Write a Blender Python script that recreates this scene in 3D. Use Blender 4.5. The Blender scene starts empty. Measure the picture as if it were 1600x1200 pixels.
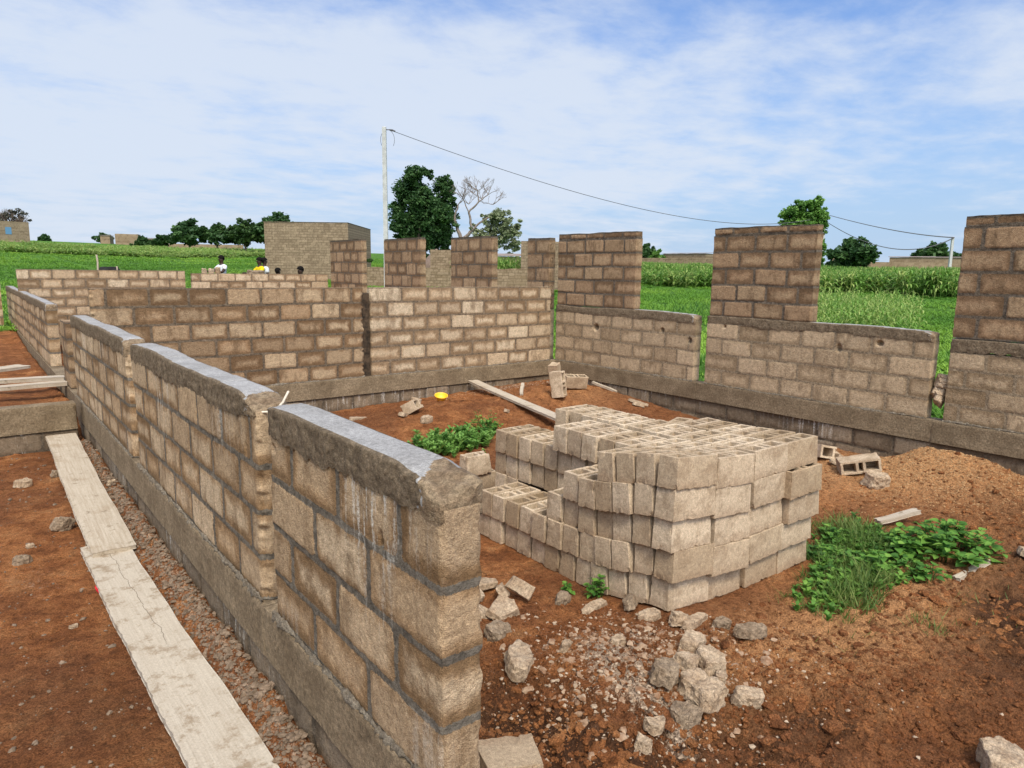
import bpy, bmesh, math, random
import numpy as np
from mathutils import Vector, Matrix
R = math.radians
S = bpy.context.scene
COL = S.collection
# ------------------------------------------------------------------ camera
EYE = Vector((0, 0, 1.5808))
F, PITCH, ROLL, YAW = 1088.64, R(9.1785), R(0.7279), R(38.2178)
fw = Vector((math.sin(YAW)*math.cos(PITCH), math.cos(YAW)*math.cos(PITCH), -math.sin(PITCH)))
rt = Vector((math.cos(YAW), -math.sin(YAW), 0)); up = rt.cross(fw)
r2 = rt*math.cos(ROLL) + up*math.sin(ROLL); u2 = -rt*math.sin(ROLL) + up*math.cos(ROLL)
cd = bpy.data.cameras.new("camera"); cam = bpy.data.objects.new("camera", cd); COL.objects.link(cam)
m = Matrix((r2, u2, -fw)).transposed().to_4x4(); m.translation = EYE
cam.matrix_world = m
cd.sensor_width = 36; cd.lens = F/1600*36; cd.clip_start = .05; cd.clip_end = 20000
S.camera = cam
S.render.resolution_x = 1024; S.render.resolution_y = 768
# ------------------------------------------------------------------ light
SUN_AZ, SUN_EL = R(203), R(52)
SUN_DIR = (math.sin(SUN_AZ)*math.cos(SUN_EL), math.cos(SUN_AZ)*math.cos(SUN_EL), math.sin(SUN_EL))            # azimuth clockwise from +y
w = bpy.data.worlds.new("World"); S.world = w; w.use_nodes = True
nt = w.node_tree; nt.nodes.clear()
def N(tree, typ, **kw):
    n = tree.nodes.new(typ)
    for k, v in kw.items():
        if k.startswith('_'): n.inputs[k[1:].replace('_', ' ')].default_value = v
        else: setattr(n, k, v)
    return n
def L(tree, a, b): tree.links.new(a, b)
sky = N(nt, 'ShaderNodeTexSky', sky_type='NISHITA', sun_disc=False, sun_elevation=SUN_EL, sun_rotation=SUN_AZ,
        air_density=1.0, dust_density=1.5, ozone_density=1.3)
def build_sky():
    tc = N(nt, 'ShaderNodeTexCoord'); sep = N(nt, 'ShaderNodeSeparateXYZ'); L(nt, tc.outputs['Generated'], sep.inputs[0])
    def M(op, a, b=None, c=None, clamp=False):
        n = N(nt, 'ShaderNodeMath', operation=op, use_clamp=clamp)
        for i, v in enumerate((a, b, c)):
            if v is None: continue
            if isinstance(v, (int, float)): n.inputs[i].default_value = v
            else: L(nt, v, n.inputs[i])
        return n.outputs[0]
    zc = M('MAXIMUM', sep.outputs[2], 0.0); zz = M('ADD', zc, 0.13)
    px = M('DIVIDE', sep.outputs[0], zz); py = M('DIVIDE', sep.outputs[1], zz)
    comb = N(nt, 'ShaderNodeCombineXYZ'); L(nt, px, comb.inputs[0]); L(nt, py, comb.inputs[1])
    mp = N(nt, 'ShaderNodeMapping'); mp.inputs['Rotation'].default_value = (0, 0, R(38)); mp.inputs['Scale'].default_value = (1.0, 1.25, 1)
    mp.inputs['Location'].default_value = (3.1, 1.7, 0)
    L(nt, comb.outputs[0], mp.inputs[0])
    n1 = N(nt, 'ShaderNodeTexNoise', _Scale=.5, _Detail=5.0, _Roughness=.5, _Distortion=.1); L(nt, mp.outputs[0], n1.inputs['Vector'])
    n2 = N(nt, 'ShaderNodeTexNoise', _Scale=3.2, _Detail=9.0, _Roughness=.6, _Distortion=.15); L(nt, mp.outputs[0], n2.inputs['Vector'])
    # broad veil: thick in the middle heights, thinner overhead and near the horizon
    dens = M('ADD', M('MULTIPLY', n1.outputs['Fac'], 1.1), M('ADD', M('MULTIPLY', n2.outputs['Fac'], .80), -.08))
    el = N(nt, 'ShaderNodeMapRange', interpolation_type='SMOOTHSTEP'); L(nt, sep.outputs[2], el.inputs[0])
    el.inputs['From Min'].default_value = .02; el.inputs['From Max'].default_value = .2; el.inputs['To Min'].default_value = -.05; el.inputs['To Max'].default_value = .12
    hi = N(nt, 'ShaderNodeMapRange', interpolation_type='SMOOTHSTEP'); L(nt, sep.outputs[2], hi.inputs[0])
    hi.inputs['From Min'].default_value = .23; hi.inputs['From Max'].default_value = .40; hi.inputs['To Min'].default_value = 0; hi.inputs['To Max'].default_value = -.34
    # the veil is thicker towards the north-west (azimuth of -x +y)
    az = M('MULTIPLY', M('SUBTRACT', sep.outputs[1], sep.outputs[0]), .16)
    dens = M('ADD', M('ADD', M('ADD', dens, el.outputs[0]), hi.outputs[0]), az)
    mask = N(nt, 'ShaderNodeMapRange', interpolation_type='SMOOTHSTEP'); L(nt, dens, mask.inputs[0])
    mask.inputs['From Min'].default_value = .62; mask.inputs['From Max'].default_value = 1.12; mask.inputs['To Min'].default_value = .22; mask.inputs['To Max'].default_value = .92
    grad = N(nt, 'ShaderNodeMapRange'); L(nt, zc, grad.inputs[0]); grad.inputs['From Max'].default_value = .30
    base = N(nt, 'ShaderNodeMix', data_type='RGBA'); L(nt, grad.outputs[0], base.inputs[0])
    base.inputs[6].default_value = (.45, .62, .85, 1)
    mul = N(nt, 'ShaderNodeVectorMath', operation='MULTIPLY'); L(nt, sky.outputs[0], mul.inputs[0]); mul.inputs[1].default_value = (.052, .115, .19)
    L(nt, mul.outputs[0], base.inputs[7])
    mix = N(nt, 'ShaderNodeMix', data_type='RGBA'); L(nt, mask.outputs[0], mix.inputs[0]); L(nt, base.outputs[2], mix.inputs[6])
    mix.inputs[7].default_value = (.72, .795, .915, 1)
    # bright hazy cloud round the sun, behind the viewer
    nrm = N(nt, 'ShaderNodeVectorMath', operation='NORMALIZE'); L(nt, tc.outputs['Generated'], nrm.inputs[0])
    dt = N(nt, 'ShaderNodeVectorMath', operation='DOT_PRODUCT'); L(nt, nrm.outputs[0], dt.inputs[0]); dt.inputs[1].default_value = tuple(SUN_DIR)
    lobe = M('MULTIPLY', M('POWER', M('MAXIMUM', dt.outputs['Value'], 0.0), 5.0), 3.0)
    gl = N(nt, 'ShaderNodeVectorMath', operation='SCALE'); gl.inputs[0].default_value = (1.0, .90, .74); L(nt, lobe, gl.inputs['Scale'])
    ad = N(nt, 'ShaderNodeVectorMath', operation='ADD'); L(nt, mix.outputs[2], ad.inputs[0]); L(nt, gl.outputs[0], ad.inputs[1])
    bg = N(nt, 'ShaderNodeBackground', _Strength=1.0); L(nt, ad.outputs[0], bg.inputs[0])
    out = N(nt, 'ShaderNodeOutputWorld'); L(nt, bg.outputs[0], out.inputs[0])
build_sky()
ld = bpy.data.lights.new("sun", 'SUN'); sun = bpy.data.objects.new("sun", ld); COL.objects.link(sun)
ld.energy = 2.7; ld.angle = R(14); ld.color = (1, .88, .70)
sd = Vector((math.sin(SUN_AZ)*math.cos(SUN_EL), math.cos(SUN_AZ)*math.cos(SUN_EL), math.sin(SUN_EL)))
sun.rotation_euler = sd.to_track_quat('Z', 'Y').to_euler(); sun.location = (0, -20, 30)
S.view_settings.view_transform = 'Standard'; S.view_settings.look = 'None'; S.view_settings.exposure = 0.0; S.view_settings.gamma = 1
S.view_settings.use_curve_mapping = False
S.render.engine = 'CYCLES'
try: S.cycles.max_bounces = 6; S.cycles.diffuse_bounces = 3; S.cycles.transparent_max_bounces = 8
except Exception: pass

# ------------------------------------------------------------------ noise
def _h(ix, iy, iz, s):
    n = (ix.astype(np.int64)*374761393 + iy.astype(np.int64)*668265263 + iz.astype(np.int64)*2147483647 + s*1274126177) & 0xffffffff
    n = ((n ^ (n >> 13))*1274126177) & 0xffffffff
    n = ((n ^ (n >> 16))*2246822519) & 0xffffffff
    return ((n ^ (n >> 15)) & 0xffffff)/float(0xffffff)
def vn(x, y, z=0., s=0):
    x, y, z = np.broadcast_arrays(np.asarray(x, float), np.asarray(y, float), np.asarray(z, float))
    ix, iy, iz = np.floor(x), np.floor(y), np.floor(z); fx, fy, fz = x-ix, y-iy, z-iz
    fx, fy, fz = [f*f*(3-2*f) for f in (fx, fy, fz)]
    r = 0
    for a in (0, 1):
        for b in (0, 1):
            for c in (0, 1):
                r = r + _h(ix+a, iy+b, iz+c, s)*(fx if a else 1-fx)*(fy if b else 1-fy)*(fz if c else 1-fz)
    return r*2-1
def fbm(x, y, z=0., s=0, o=4, g=.5):
    r = 0; a = 1.; t = 0
    for i in range(o):
        r = r + a*vn(x*2**i, y*2**i, np.asarray(z)*2**i, s+i*7); t += a; a *= g
    return r/t
def sst(a, b, x):
    t = np.clip((x-a)/(b-a), 0, 1); return t*t*(3-2*t)
def gau(x, y, cx, cy, rx, ry=None, rot=0):
    ry = ry or rx; c, s_ = math.cos(rot), math.sin(rot)
    u = (x-cx)*c+(y-cy)*s_; v = -(x-cx)*s_+(y-cy)*c
    return np.exp(-(u/rx)**2-(v/ry)**2)

# ------------------------------------------------------------------ mesh helpers
def link(name, me, mat, parent=None, loc=None, rz=0):
    o = bpy.data.objects.new(name, me); COL.objects.link(o)
    if mat:
        for mm in (mat if isinstance(mat, (list, tuple)) else [mat]): me.materials.append(mm)
    if parent: o.parent = parent
    if loc is not None: o.location = loc
    if rz: o.rotation_euler = (0, 0, rz)
    return o
def mk(name, V, Q, mat, parent=None, attrs=None, smooth=True, loc=None, rz=0, mi=None):
    """mesh from numpy verts and an array of quads or triangles"""
    V = np.asarray(V, dtype=np.float32); Q = np.asarray(Q, dtype=np.int32); k = Q.shape[1]
    me = bpy.data.meshes.new(name)
    me.vertices.add(len(V)); me.vertices.foreach_set('co', V.ravel())
    me.loops.add(Q.size); me.loops.foreach_set('vertex_index', Q.ravel())
    me.polygons.add(len(Q)); me.polygons.foreach_set('loop_start', np.arange(0, Q.size, k, dtype=np.int32))
    try: me.polygons.foreach_set('loop_total', np.full(len(Q), k, dtype=np.int32))
    except Exception: pass
    if mi is not None: me.polygons.foreach_set('material_index', np.asarray(mi, dtype=np.int32))
    me.polygons.foreach_set('use_smooth', np.full(len(Q), smooth, dtype=bool))
    for a, v in (attrs or {}).items():
        at = me.attributes.new(a, 'FLOAT', 'POINT'); at.data.foreach_set('value', np.asarray(v, dtype=np.float32).ravel())
    me.update(); me.validate()
    return link(name, me, mat, parent, loc, rz)
def grid_q(nu, nv, off=0, flip=False):
    i = np.arange(nu-1)[:, None]*nv+np.arange(nv-1)[None, :]+off
    q = np.stack([i, i+nv, i+nv+1, i+1], -1).reshape(-1, 4)
    return q[:, ::-1] if flip else q
def tag(o, label=None, cat=None, group=None, kind=None):
    if label: o['label'] = label
    if cat: o['category'] = cat
    if group: o['group'] = group
    if kind: o['kind'] = kind
    return o
def empty(name, loc, rz=0):
    o = bpy.data.objects.new(name, None); COL.objects.link(o); o.location = loc; o.rotation_euler = (0, 0, rz); o.empty_display_size = .1
    return o
class Buf:
    """collects quad geometry"""
    def __init__(s): s.V = []; s.Q = []; s.n = 0; s.A = []
    def add(s, V, Q, a=0.):
        V = np.asarray(V, float); s.V.append(V); s.Q.append(np.asarray(Q)+s.n); s.n += len(V)
        s.A.append(np.full(len(V), a) if np.isscalar(a) else np.asarray(a))
    def build(s, name, mat, parent=None, smooth=True, **k):
        return mk(name, np.concatenate(s.V), np.concatenate(s.Q), mat, parent, {'rnd': np.concatenate(s.A)}, smooth, **k)
def tube(pts, rad, n=8):
    pts = [Vector(p) for p in pts]; V = []
    for i, p in enumerate(pts):
        d = (pts[min(i+1, len(pts)-1)]-pts[max(i-1, 0)]).normalized()
        a = d.cross(Vector((0, 0, 1)) if abs(d.z) < .9 else Vector((1, 0, 0))).normalized(); b = d.cross(a)
        r = rad[i] if hasattr(rad, '__len__') else rad
        for j in range(n):
            t = 2*math.pi*j/n; V.append(p+a*math.cos(t)*r+b*math.sin(t)*r)
    Q = [[i*n+j, i*n+(j+1) % n, (i+1)*n+(j+1) % n, (i+1)*n+j] for i in range(len(pts)-1) for j in range(n)]
    return np.array([v[:] for v in V]), np.array(Q)

# ------------------------------------------------------------------ materials
def newmat(name, rough=.9, spec=.2):
    m = bpy.data.materials.new(name); m.use_nodes = True; t = m.node_tree
    b = t.nodes['Principled BSDF']; b.inputs['Roughness'].default_value = rough; b.inputs['Specular IOR Level'].default_value = spec
    return m, t, b
class T:
    """small node-building shorthand"""
    def __init__(s, t): s.t = t; s.pos = N(t, 'ShaderNodeNewGeometry').outputs['Position']; s.tc = N(t, 'ShaderNodeTexCoord')
    def noise(s, scale, detail=4, rough=.6, vec=None, dist=0, stretch=None):
        n = N(s.t, 'ShaderNodeTexNoise', _Scale=scale, _Detail=float(detail), _Roughness=rough, _Distortion=float(dist))
        v = vec or s.pos
        if stretch:
            mp = N(s.t, 'ShaderNodeMapping'); mp.inputs['Scale'].default_value = stretch; L(s.t, v, mp.inputs[0]); v = mp.outputs[0]
        L(s.t, v, n.inputs['Vector']); return n.outputs['Fac']
    def vor(s, scale, feat='F1', vec=None):
        n = N(s.t, 'ShaderNodeTexVoronoi', feature=feat, _Scale=scale); L(s.t, vec or s.pos, n.inputs['Vector']); return n.outputs['Distance']
    def mp(s, v, a, b, c=0., d=1., smooth=True):
        n = N(s.t, 'ShaderNodeMapRange', interpolation_type='SMOOTHSTEP' if smooth else 'LINEAR')
        L(s.t, v, n.inputs[0])
        for k, x in zip(('From Min', 'From Max', 'To Min', 'To Max'), (a, b, c, d)): n.inputs[k].default_value = x
        return n.outputs[0]
    def m(s, op, a, b=0.):
        n = N(s.t, 'ShaderNodeMath', operation=op)
        for i, v in enumerate((a, b)):
            if isinstance(v, (int, float)): n.inputs[i].default_value = v
            else: L(s.t, v, n.inputs[i])
        return n.outputs[0]
    def mix(s, f, a, b, blend='MIX'):
        n = N(s.t, 'ShaderNodeMix', data_type='RGBA', blend_type=blend)
        if isinstance(f, (int, float)): n.inputs[0].default_value = f
        else: L(s.t, f, n.inputs[0])
        for i, v in ((6, a), (7, b)):
            if isinstance(v, tuple): n.inputs[i].default_value = v+(1,)
            else: L(s.t, v, n.inputs[i])
        return n.outputs[2]
    def ramp(s, f, stops):
        n = N(s.t, 'ShaderNodeValToRGB'); e = n.color_ramp.elements
        while len(e) < len(stops): e.new(.5)
        for i, (p, c) in enumerate(stops): e[i].position = p; e[i].color = c+(1,)
        L(s.t, f, n.inputs[0]); return n.outputs[0]
    def attr(s, a, typ='GEOMETRY'):
        n = N(s.t, 'ShaderNodeAttribute', attribute_name=a, attribute_type=typ); return n.outputs['Fac']
    def scale(s, col, f):
        n = N(s.t, 'ShaderNodeVectorMath', operation='SCALE'); L(s.t, col, n.inputs[0])
        if isinstance(f, (int, float)): n.inputs['Scale'].default_value = f
        else: L(s.t, f, n.inputs['Scale'])
        return n.outputs[0]
    def bump(s, b, h, dist=.01, strength=1.):
        n = N(s.t, 'ShaderNodeBump'); n.inputs['Distance'].default_value = dist; n.inputs['Strength'].default_value = strength
        L(s.t, h, n.inputs['Height']); L(s.t, n.outputs[0], b.inputs['Normal'])
    def col(s, b, c):
        if isinstance(c, tuple): b.inputs['Base Color'].default_value = c+(1,)
        else: L(s.t, c, b.inputs['Base Color'])

def wall_mat(name, dark, mid, pale, mortar, pale_amt=1., eff=0., near=False):
    """block work: 'e' = distance inside a block edge, 'rnd' / 'rnd2' per block, 'eff' = white lime streaks"""
    m, t, b = newmat(name, .92, .15); n = T(t)
    e = n.attr('e'); rnd = n.attr('rnd'); rnd2 = n.attr('rnd2')
    f1 = n.noise(9, 5, .65); f2 = n.noise(60, 5, .7); f3 = n.noise(260, 3, .6)
    base = n.ramp(rnd, [(0, dark), (.55, mid), (1, tuple(min(1, c*1.22) for c in mid))])
    ee = n.m('ADD', e, n.mp(f1, .25, .75, -.032, .032, False))
    ee = n.m('ADD', ee, n.mp(rnd2, 0, 1, -.045, .03, False))
    pm = n.m('MULTIPLY', n.mp(ee, -.005, .062), pale_amt)
    pm = n.m('MULTIPLY', pm, n.mp(f2, .2, .6, .72, 1.0))
    pm = n.m('MULTIPLY', pm, n.mp(n.m('FRACT', n.m('MULTIPLY', rnd2, 7.3)), 0, 1, .35, 1.0, False))
    c = n.mix(pm, base, pale)
    # damp brown rim close to the joints
    c = n.mix(n.m('MULTIPLY', n.mp(ee, .035, -.025), .62), c, tuple(x*.66 for x in dark))
    st = n.noise(6, 6, .7, stretch=(1, 1, .35)); c = n.mix(n.mp(st, .50, .66, 0, .62), c, tuple(x*.7 for x in dark))
    c = n.mix(n.mp(f2, .36, .56, .24, -.0), c, (.12, .07, .036))
    c = n.scale(c, n.mp(f3, .34, .66, .72, 1.26, False)); c = n.scale(c, n.mp(n.noise(24, 4, .6), .38, .62, .87, 1.12, False))
    pit = n.vor(120); pitm = n.m('MULTIPLY', n.mp(pit, .12, .04), n.mp(n.noise(25, 2), .5, .62))
    c = n.mix(n.m('MULTIPLY', pitm, .8), c, (.06, .038, .022))
    # mortar
    fm = n.noise(35, 5, .7)
    mc = n.scale(n.mix(n.mp(f1, .35, .7), mortar, tuple(x*.72 for x in mortar)), n.mp(fm, .36, .66, .55, 1.35, False))
    me_ = n.m('ADD', e, n.mp(n.noise(70, 4, .7), .2, .8, -.006, .006, False))
    c = n.mix(n.mp(me_, .0015, -.0015), c, mc)
    # lime streaks
    es = n.noise(1, 5, .6, stretch=(30, 30, 2.2)); ed = n.attr('eff')
    em = n.m('MULTIPLY', n.mp(es, .52, .62), ed); em = n.m('MULTIPLY', em, n.mp(f2, .35, .6))
    c = n.mix(n.m('MULTIPLY', em, 1.0), c, (.70, .67, .60))
    n.col(b, c)
    h = n.m('ADD', n.m('MULTIPLY', f3, .25), n.m('MULTIPLY', f2, .5)); h = n.m('ADD', h, n.m('MULTIPLY', fm, .25)); h = n.m('SUBTRACT', h, n.m('MULTIPLY', pitm, .8))
    n.bump(b, h, .028 if near else .03, .9)
    return m
MORT = (.145, .125, .10)
M_wallA = wall_mat('blockwork_ochre', (.27, .165, .082), (.39, .25, .133), (.66, .51, .34), (.20, .172, .135), 1., near=True)
M_wallC = wall_mat('blockwork_brown', (.215, .13, .068), (.32, .20, .108), (.58, .44, .28), (.19, .145, .10), .85)
M_wallC2 = wall_mat('blockwork_cream', (.29, .19, .108), (.43, .30, .18), (.70, .57, .40), (.235, .178, .122), .95)
M_wallD = wall_mat('blockwork_tan', (.33, .235, .14), (.46, .34, .215), (.56, .43, .285), (.33, .255, .17), .7)
M_pier = wall_mat('blockwork_red_brown', (.20, .125, .07), (.30, .19, .11), (.50, .36, .22), (.175, .14, .105), .75)
M_far = wall_mat('blockwork_far', (.24, .175, .115), (.30, .225, .15), (.32, .245, .165), (.21, .155, .105), .5)
M_found = wall_mat('foundation_blocks', (.15, .11, .072), (.24, .18, .12), (.33, .265, .19), (.16, .125, .088), .5)

def concrete_mat(name, a, bcol, sc=6, bumpd=.02, streak=False, k=1.):
    m, t, b = newmat(name, .9, .2); n = T(t)
    f1 = n.noise(sc, 5, .65); f2 = n.noise(50, 6, .72); f3 = n.noise(220, 3, .6)
    c = n.mix(n.mp(f1, .3, .7), a, bcol); c = n.scale(c, n.mp(f2, .36, .66, 1-.4*k, 1+.35*k, False))
    if streak:
        s1 = n.noise(1, 4, .6, stretch=(2, 2, 40)); c = n.scale(c, n.mp(s1, .3, .7, .9, 1.08, False))
    c = n.scale(c, n.mp(f3, .34, .66, .75, 1.25, False))
    lime = n.m('MULTIPLY', n.mp(n.noise(1, 5, .6, stretch=(25, 25, 2)), .58, .68), n.attr('eff'))
    c = n.mix(lime, c, (.6, .57, .5))
    n.col(b, c); n.bump(b, n.m('ADD', n.m('MULTIPLY', f2, .7), n.m('MULTIPLY', f3, .3)), bumpd, .8)
    return m
M_beam = concrete_mat('beam_concrete', (.175, .128, .078), (.27, .205, .13), 4, .012, True)
M_capside = concrete_mat('rough_mortar', (.15, .11, .07), (.25, .19, .125), 14, .03)
M_captop = concrete_mat('trowelled_cement', (.28, .27, .255), (.38, .37, .355), 4, .006, k=.6)
M_lump = concrete_mat('mortar_spill', (.16, .13, .095), (.27, .23, .175), 20, .03)
def simple_mat(name, a, bcol, sc=8, rough=.9, bumpd=.003, stretch=None, objr=0.):
    m, t, b = newmat(name, rough, .2); n = T(t)
    f = n.noise(sc, 5, .65, stretch=stretch); f2 = n.noise(sc*7, 4, .6)
    c = n.mix(n.mp(f, .3, .7), a, bcol); c = n.scale(c, n.mp(f2, .2, .8, .85, 1.15, False))
    n.col(b, c); n.bump(b, f2, bumpd, .6); return m
def block_mat():
    m, t, b = newmat('grey_tan_block', .93, .12); n = T(t)
    oi = N(t, 'ShaderNodeObjectInfo'); r = oi.outputs['Random']
    f1 = n.noise(7, 5, .65); f2 = n.noise(55, 5, .7); f3 = n.noise(250, 3, .65)
    c = n.ramp(r, [(0, (.34, .245, .15)), (.2, (.46, .35, .232)), (.5, (.54, .42, .29)), (.8, (.62, .495, .35)), (1, (.43, .325, .22))])
    c = n.mix(n.mp(f1, .42, .68, 0, .7), c, (.30, .21, .13))
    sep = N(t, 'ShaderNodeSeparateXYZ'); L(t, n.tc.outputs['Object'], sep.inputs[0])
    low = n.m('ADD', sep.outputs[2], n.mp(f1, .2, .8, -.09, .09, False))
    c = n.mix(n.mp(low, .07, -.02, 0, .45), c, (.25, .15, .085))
    c = n.mix(n.m('MULTIPLY', n.mp(n.noise(1, 3, .6, stretch=(60, 60, 5)), .66, .72), .5), c, (.22, .12, .06))
    c = n.scale(c, n.mp(f2, .36, .64, .80, 1.18, False)); c = n.scale(c, n.mp(f3, .34, .66, .70, 1.28, False))
    pit = n.vor(110); pm = n.m('MULTIPLY', n.mp(pit, .14, .05), n.mp(n.noise(18, 2), .45, .6))
    c = n.mix(n.m('MULTIPLY', pm, .7), c, (.12, .08, .05))
    n.col(b, c); n.bump(b, n.m('SUBTRACT', n.m('ADD', n.m('MULTIPLY', f3, .5), f2), pm), .006, .8)
    return m
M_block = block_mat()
M_rubble = concrete_mat('rubble_concrete', (.35, .245, .155), (.52, .40, .275), 12, .02)
def wood_mat(name='cement_stained_plank', crack=False):
    m, t, b = newmat(name, .85, .2); n = T(t); o = n.tc.outputs['Object']
    g = n.noise(1, 6, .65, vec=o, stretch=(2.5, 60, 60)); f = n.noise(3, 5, .65, vec=o); f2 = n.noise(90, 4, .6, vec=o)
    c = n.ramp(g, [(.25, (.34, .27, .19)), (.5, (.46, .39, .30)), (.75, (.55, .485, .385))])
    c = n.mix(n.mp(f, .5, .72, 0, .7), c, (.33, .25, .165)); c = n.mix(n.mp(n.noise(11, 5, .7, vec=o), .56, .7, 0, .75), c, (.20, .15, .095)) if not crack else n.mix(n.mp(n.noise(6, 6, .75, vec=o), .50, .64, 0, .75), n.mix(.45, c, (.52, .47, .39)), (.26, .19, .12))
    c = n.scale(c, n.mp(f2, .2, .8, .8, 1.2, False))
    if crack:
        sp = N(t, 'ShaderNodeSeparateXYZ'); L(t, o, sp.inputs[0]); wv = n.noise(1, 5, .6, vec=o, stretch=(3.5, .01, .01))
        dd = n.m('ABSOLUTE', n.m('SUBTRACT', n.m('SUBTRACT', sp.outputs[1], n.mp(wv, .2, .8, -.03, .03, False)), n.m('MULTIPLY', sp.outputs[0], .02)))
        lim = n.m('MULTIPLY', n.mp(dd, .0022, .0008, 0, .75), n.mp(sp.outputs[0], 1.9, 1.75)); c = n.mix(lim, c, (.05, .035, .02))
    n.col(b, c); n.bump(b, n.m('ADD', g, n.m('MULTIPLY', f2, .3)), .004, .7); return m
M_wood = wood_mat(); M_wood2 = wood_mat('white_stained_plank', True)

def ground_mat():
    m, t, b = newmat('red_soil', .95, .12); n = T(t)
    G = n.attr('green'); gv = n.attr('gravel'); wt = n.attr('wet'); tn = n.attr('tan')
    a0 = n.noise(.9, 5, .6); a1 = n.noise(4.5, 6, .65); a2 = n.noise(22, 6, .7); a3 = n.noise(110, 5, .7); a4 = n.noise(420, 3, .6)
    c = n.ramp(a1, [(.30, (.20, .078, .030)), (.45, (.36, .135, .048)), (.58, (.53, .22, .080)), (.72, (.62, .31, .13))])
    c = n.mix(n.mp(a0, .42, .58, 0, .6), c, (.26, .105, .046))
    c = n.mix(n.m('MULTIPLY', tn, n.mp(a2, .3, .55, .45, 1.0)), c, (.74, .39, .17))
    c = n.mix(n.m('MULTIPLY', wt, n.mp(a1, .3, .65, .45, 1)), c, (.11, .050, .024))
    c = n.mix(n.mp(a2, .5, .74, 0, .55), c, (.12, .052, .024))  # dark crevice shade mixed into the soil colour
    # crumbs of cement and sand
    gm = n.m('ADD', gv, n.mp(a2, .2, .8, -.5, .5, False)); gm = n.m('MULTIPLY', n.mp(gm, .38, .8), n.mp(a3, .35, .55, .25, 1))
    c = n.mix(gm, c, (.54, .40, .28))
    pv = n.vor(85); c = n.mix(n.m('MULTIPLY', n.mp(pv, .2, .1), n.mp(n.noise(9, 3), .5, .65)), c, (.42, .30, .19))
    c = n.scale(c, n.mp(a2, .36, .64, .62, 1.28, False)); c = n.scale(c, n.mp(a3, .36, .64, .52, 1.42, False)); c = n.scale(c, n.mp(a4, .34, .66, .72, 1.28, False))
    # green cover of the fields
    g1 = n.noise(.35, 4, .6); g2 = n.noise(3.5, 5, .7)
    gc = n.ramp(g1, [(.3, (.045, .11, .016)), (.55, (.095, .21, .028)), (.75, (.18, .35, .035))])
    gc = n.mix(n.mp(g2, .45, .7, 0, .7), gc, (.022, .075, .010))
    gmask = n.mp(n.m('ADD', G, n.mp(g2, .2, .8, -.35, .35, False)), .35, .65)
    c = n.mix(gmask, c, gc)
    n.col(b, c)
    h = n.m('ADD', n.m('ADD', n.m('MULTIPLY', a2, .9), n.m('MULTIPLY', a3, .42)), n.m('MULTIPLY', a4, .12))
    n.bump(b, h, .075, .95)
    return m
M_ground = ground_mat()

def leaf_mat(name, c1, c2, c3, rough=.6, trans=.25):
    m, t, b = newmat(name, rough, .3); n = T(t); r = n.attr('rnd')
    c = n.ramp(r, [(0, c1), (.5, c2), (1, c3)]); n.col(b, c)
    tr = N(t, 'ShaderNodeBsdfTranslucent'); L(t, n.scale(c, 1.5), tr.inputs[0])
    mx = N(t, 'ShaderNodeMixShader'); mx.inputs[0].default_value = trans
    out = [q for q in t.nodes if q.type == 'OUTPUT_MATERIAL'][0]
    L(t, b.outputs[0], mx.inputs[1]); L(t, tr.outputs[0], mx.inputs[2]); L(t, mx.outputs[0], out.inputs[0])
    return m
M_dark = leaf_mat('dark_leaves', (.030, .075, .026), (.052, .115, .036), (.09, .17, .05))
M_mid = leaf_mat('mid_leaves', (.022, .055, .016), (.045, .095, .026), (.085, .15, .04))
M_olive = leaf_mat('olive_leaves', (.16, .20, .10), (.25, .29, .16), (.34, .37, .23))
M_willow = leaf_mat('light_leaves', (.06, .15, .03), (.13, .27, .05), (.22, .38, .09))
M_crop = leaf_mat('crop_leaves', (.055, .15, .016), (.13, .28, .03), (.26, .42, .055))
M_maize = leaf_mat('maize_leaves', (.08, .18, .028), (.16, .31, .05), (.36, .43, .13))
M_weed = leaf_mat('weed_leaves', (.042, .12, .02), (.10, .235, .035), (.20, .36, .06))
M_grass = leaf_mat('grass_blades', (.045, .10, .018), (.11, .18, .035), (.26, .28, .09))
M_bark = simple_mat('bark', (.13, .095, .07), (.24, .19, .15), 6, .95, .02)
M_pole = simple_mat('pole_concrete', (.42, .42, .41), (.55, .55, .54), 5)
M_wire = simple_mat('cable', (.09, .09, .10), (.14, .14, .15))

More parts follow.
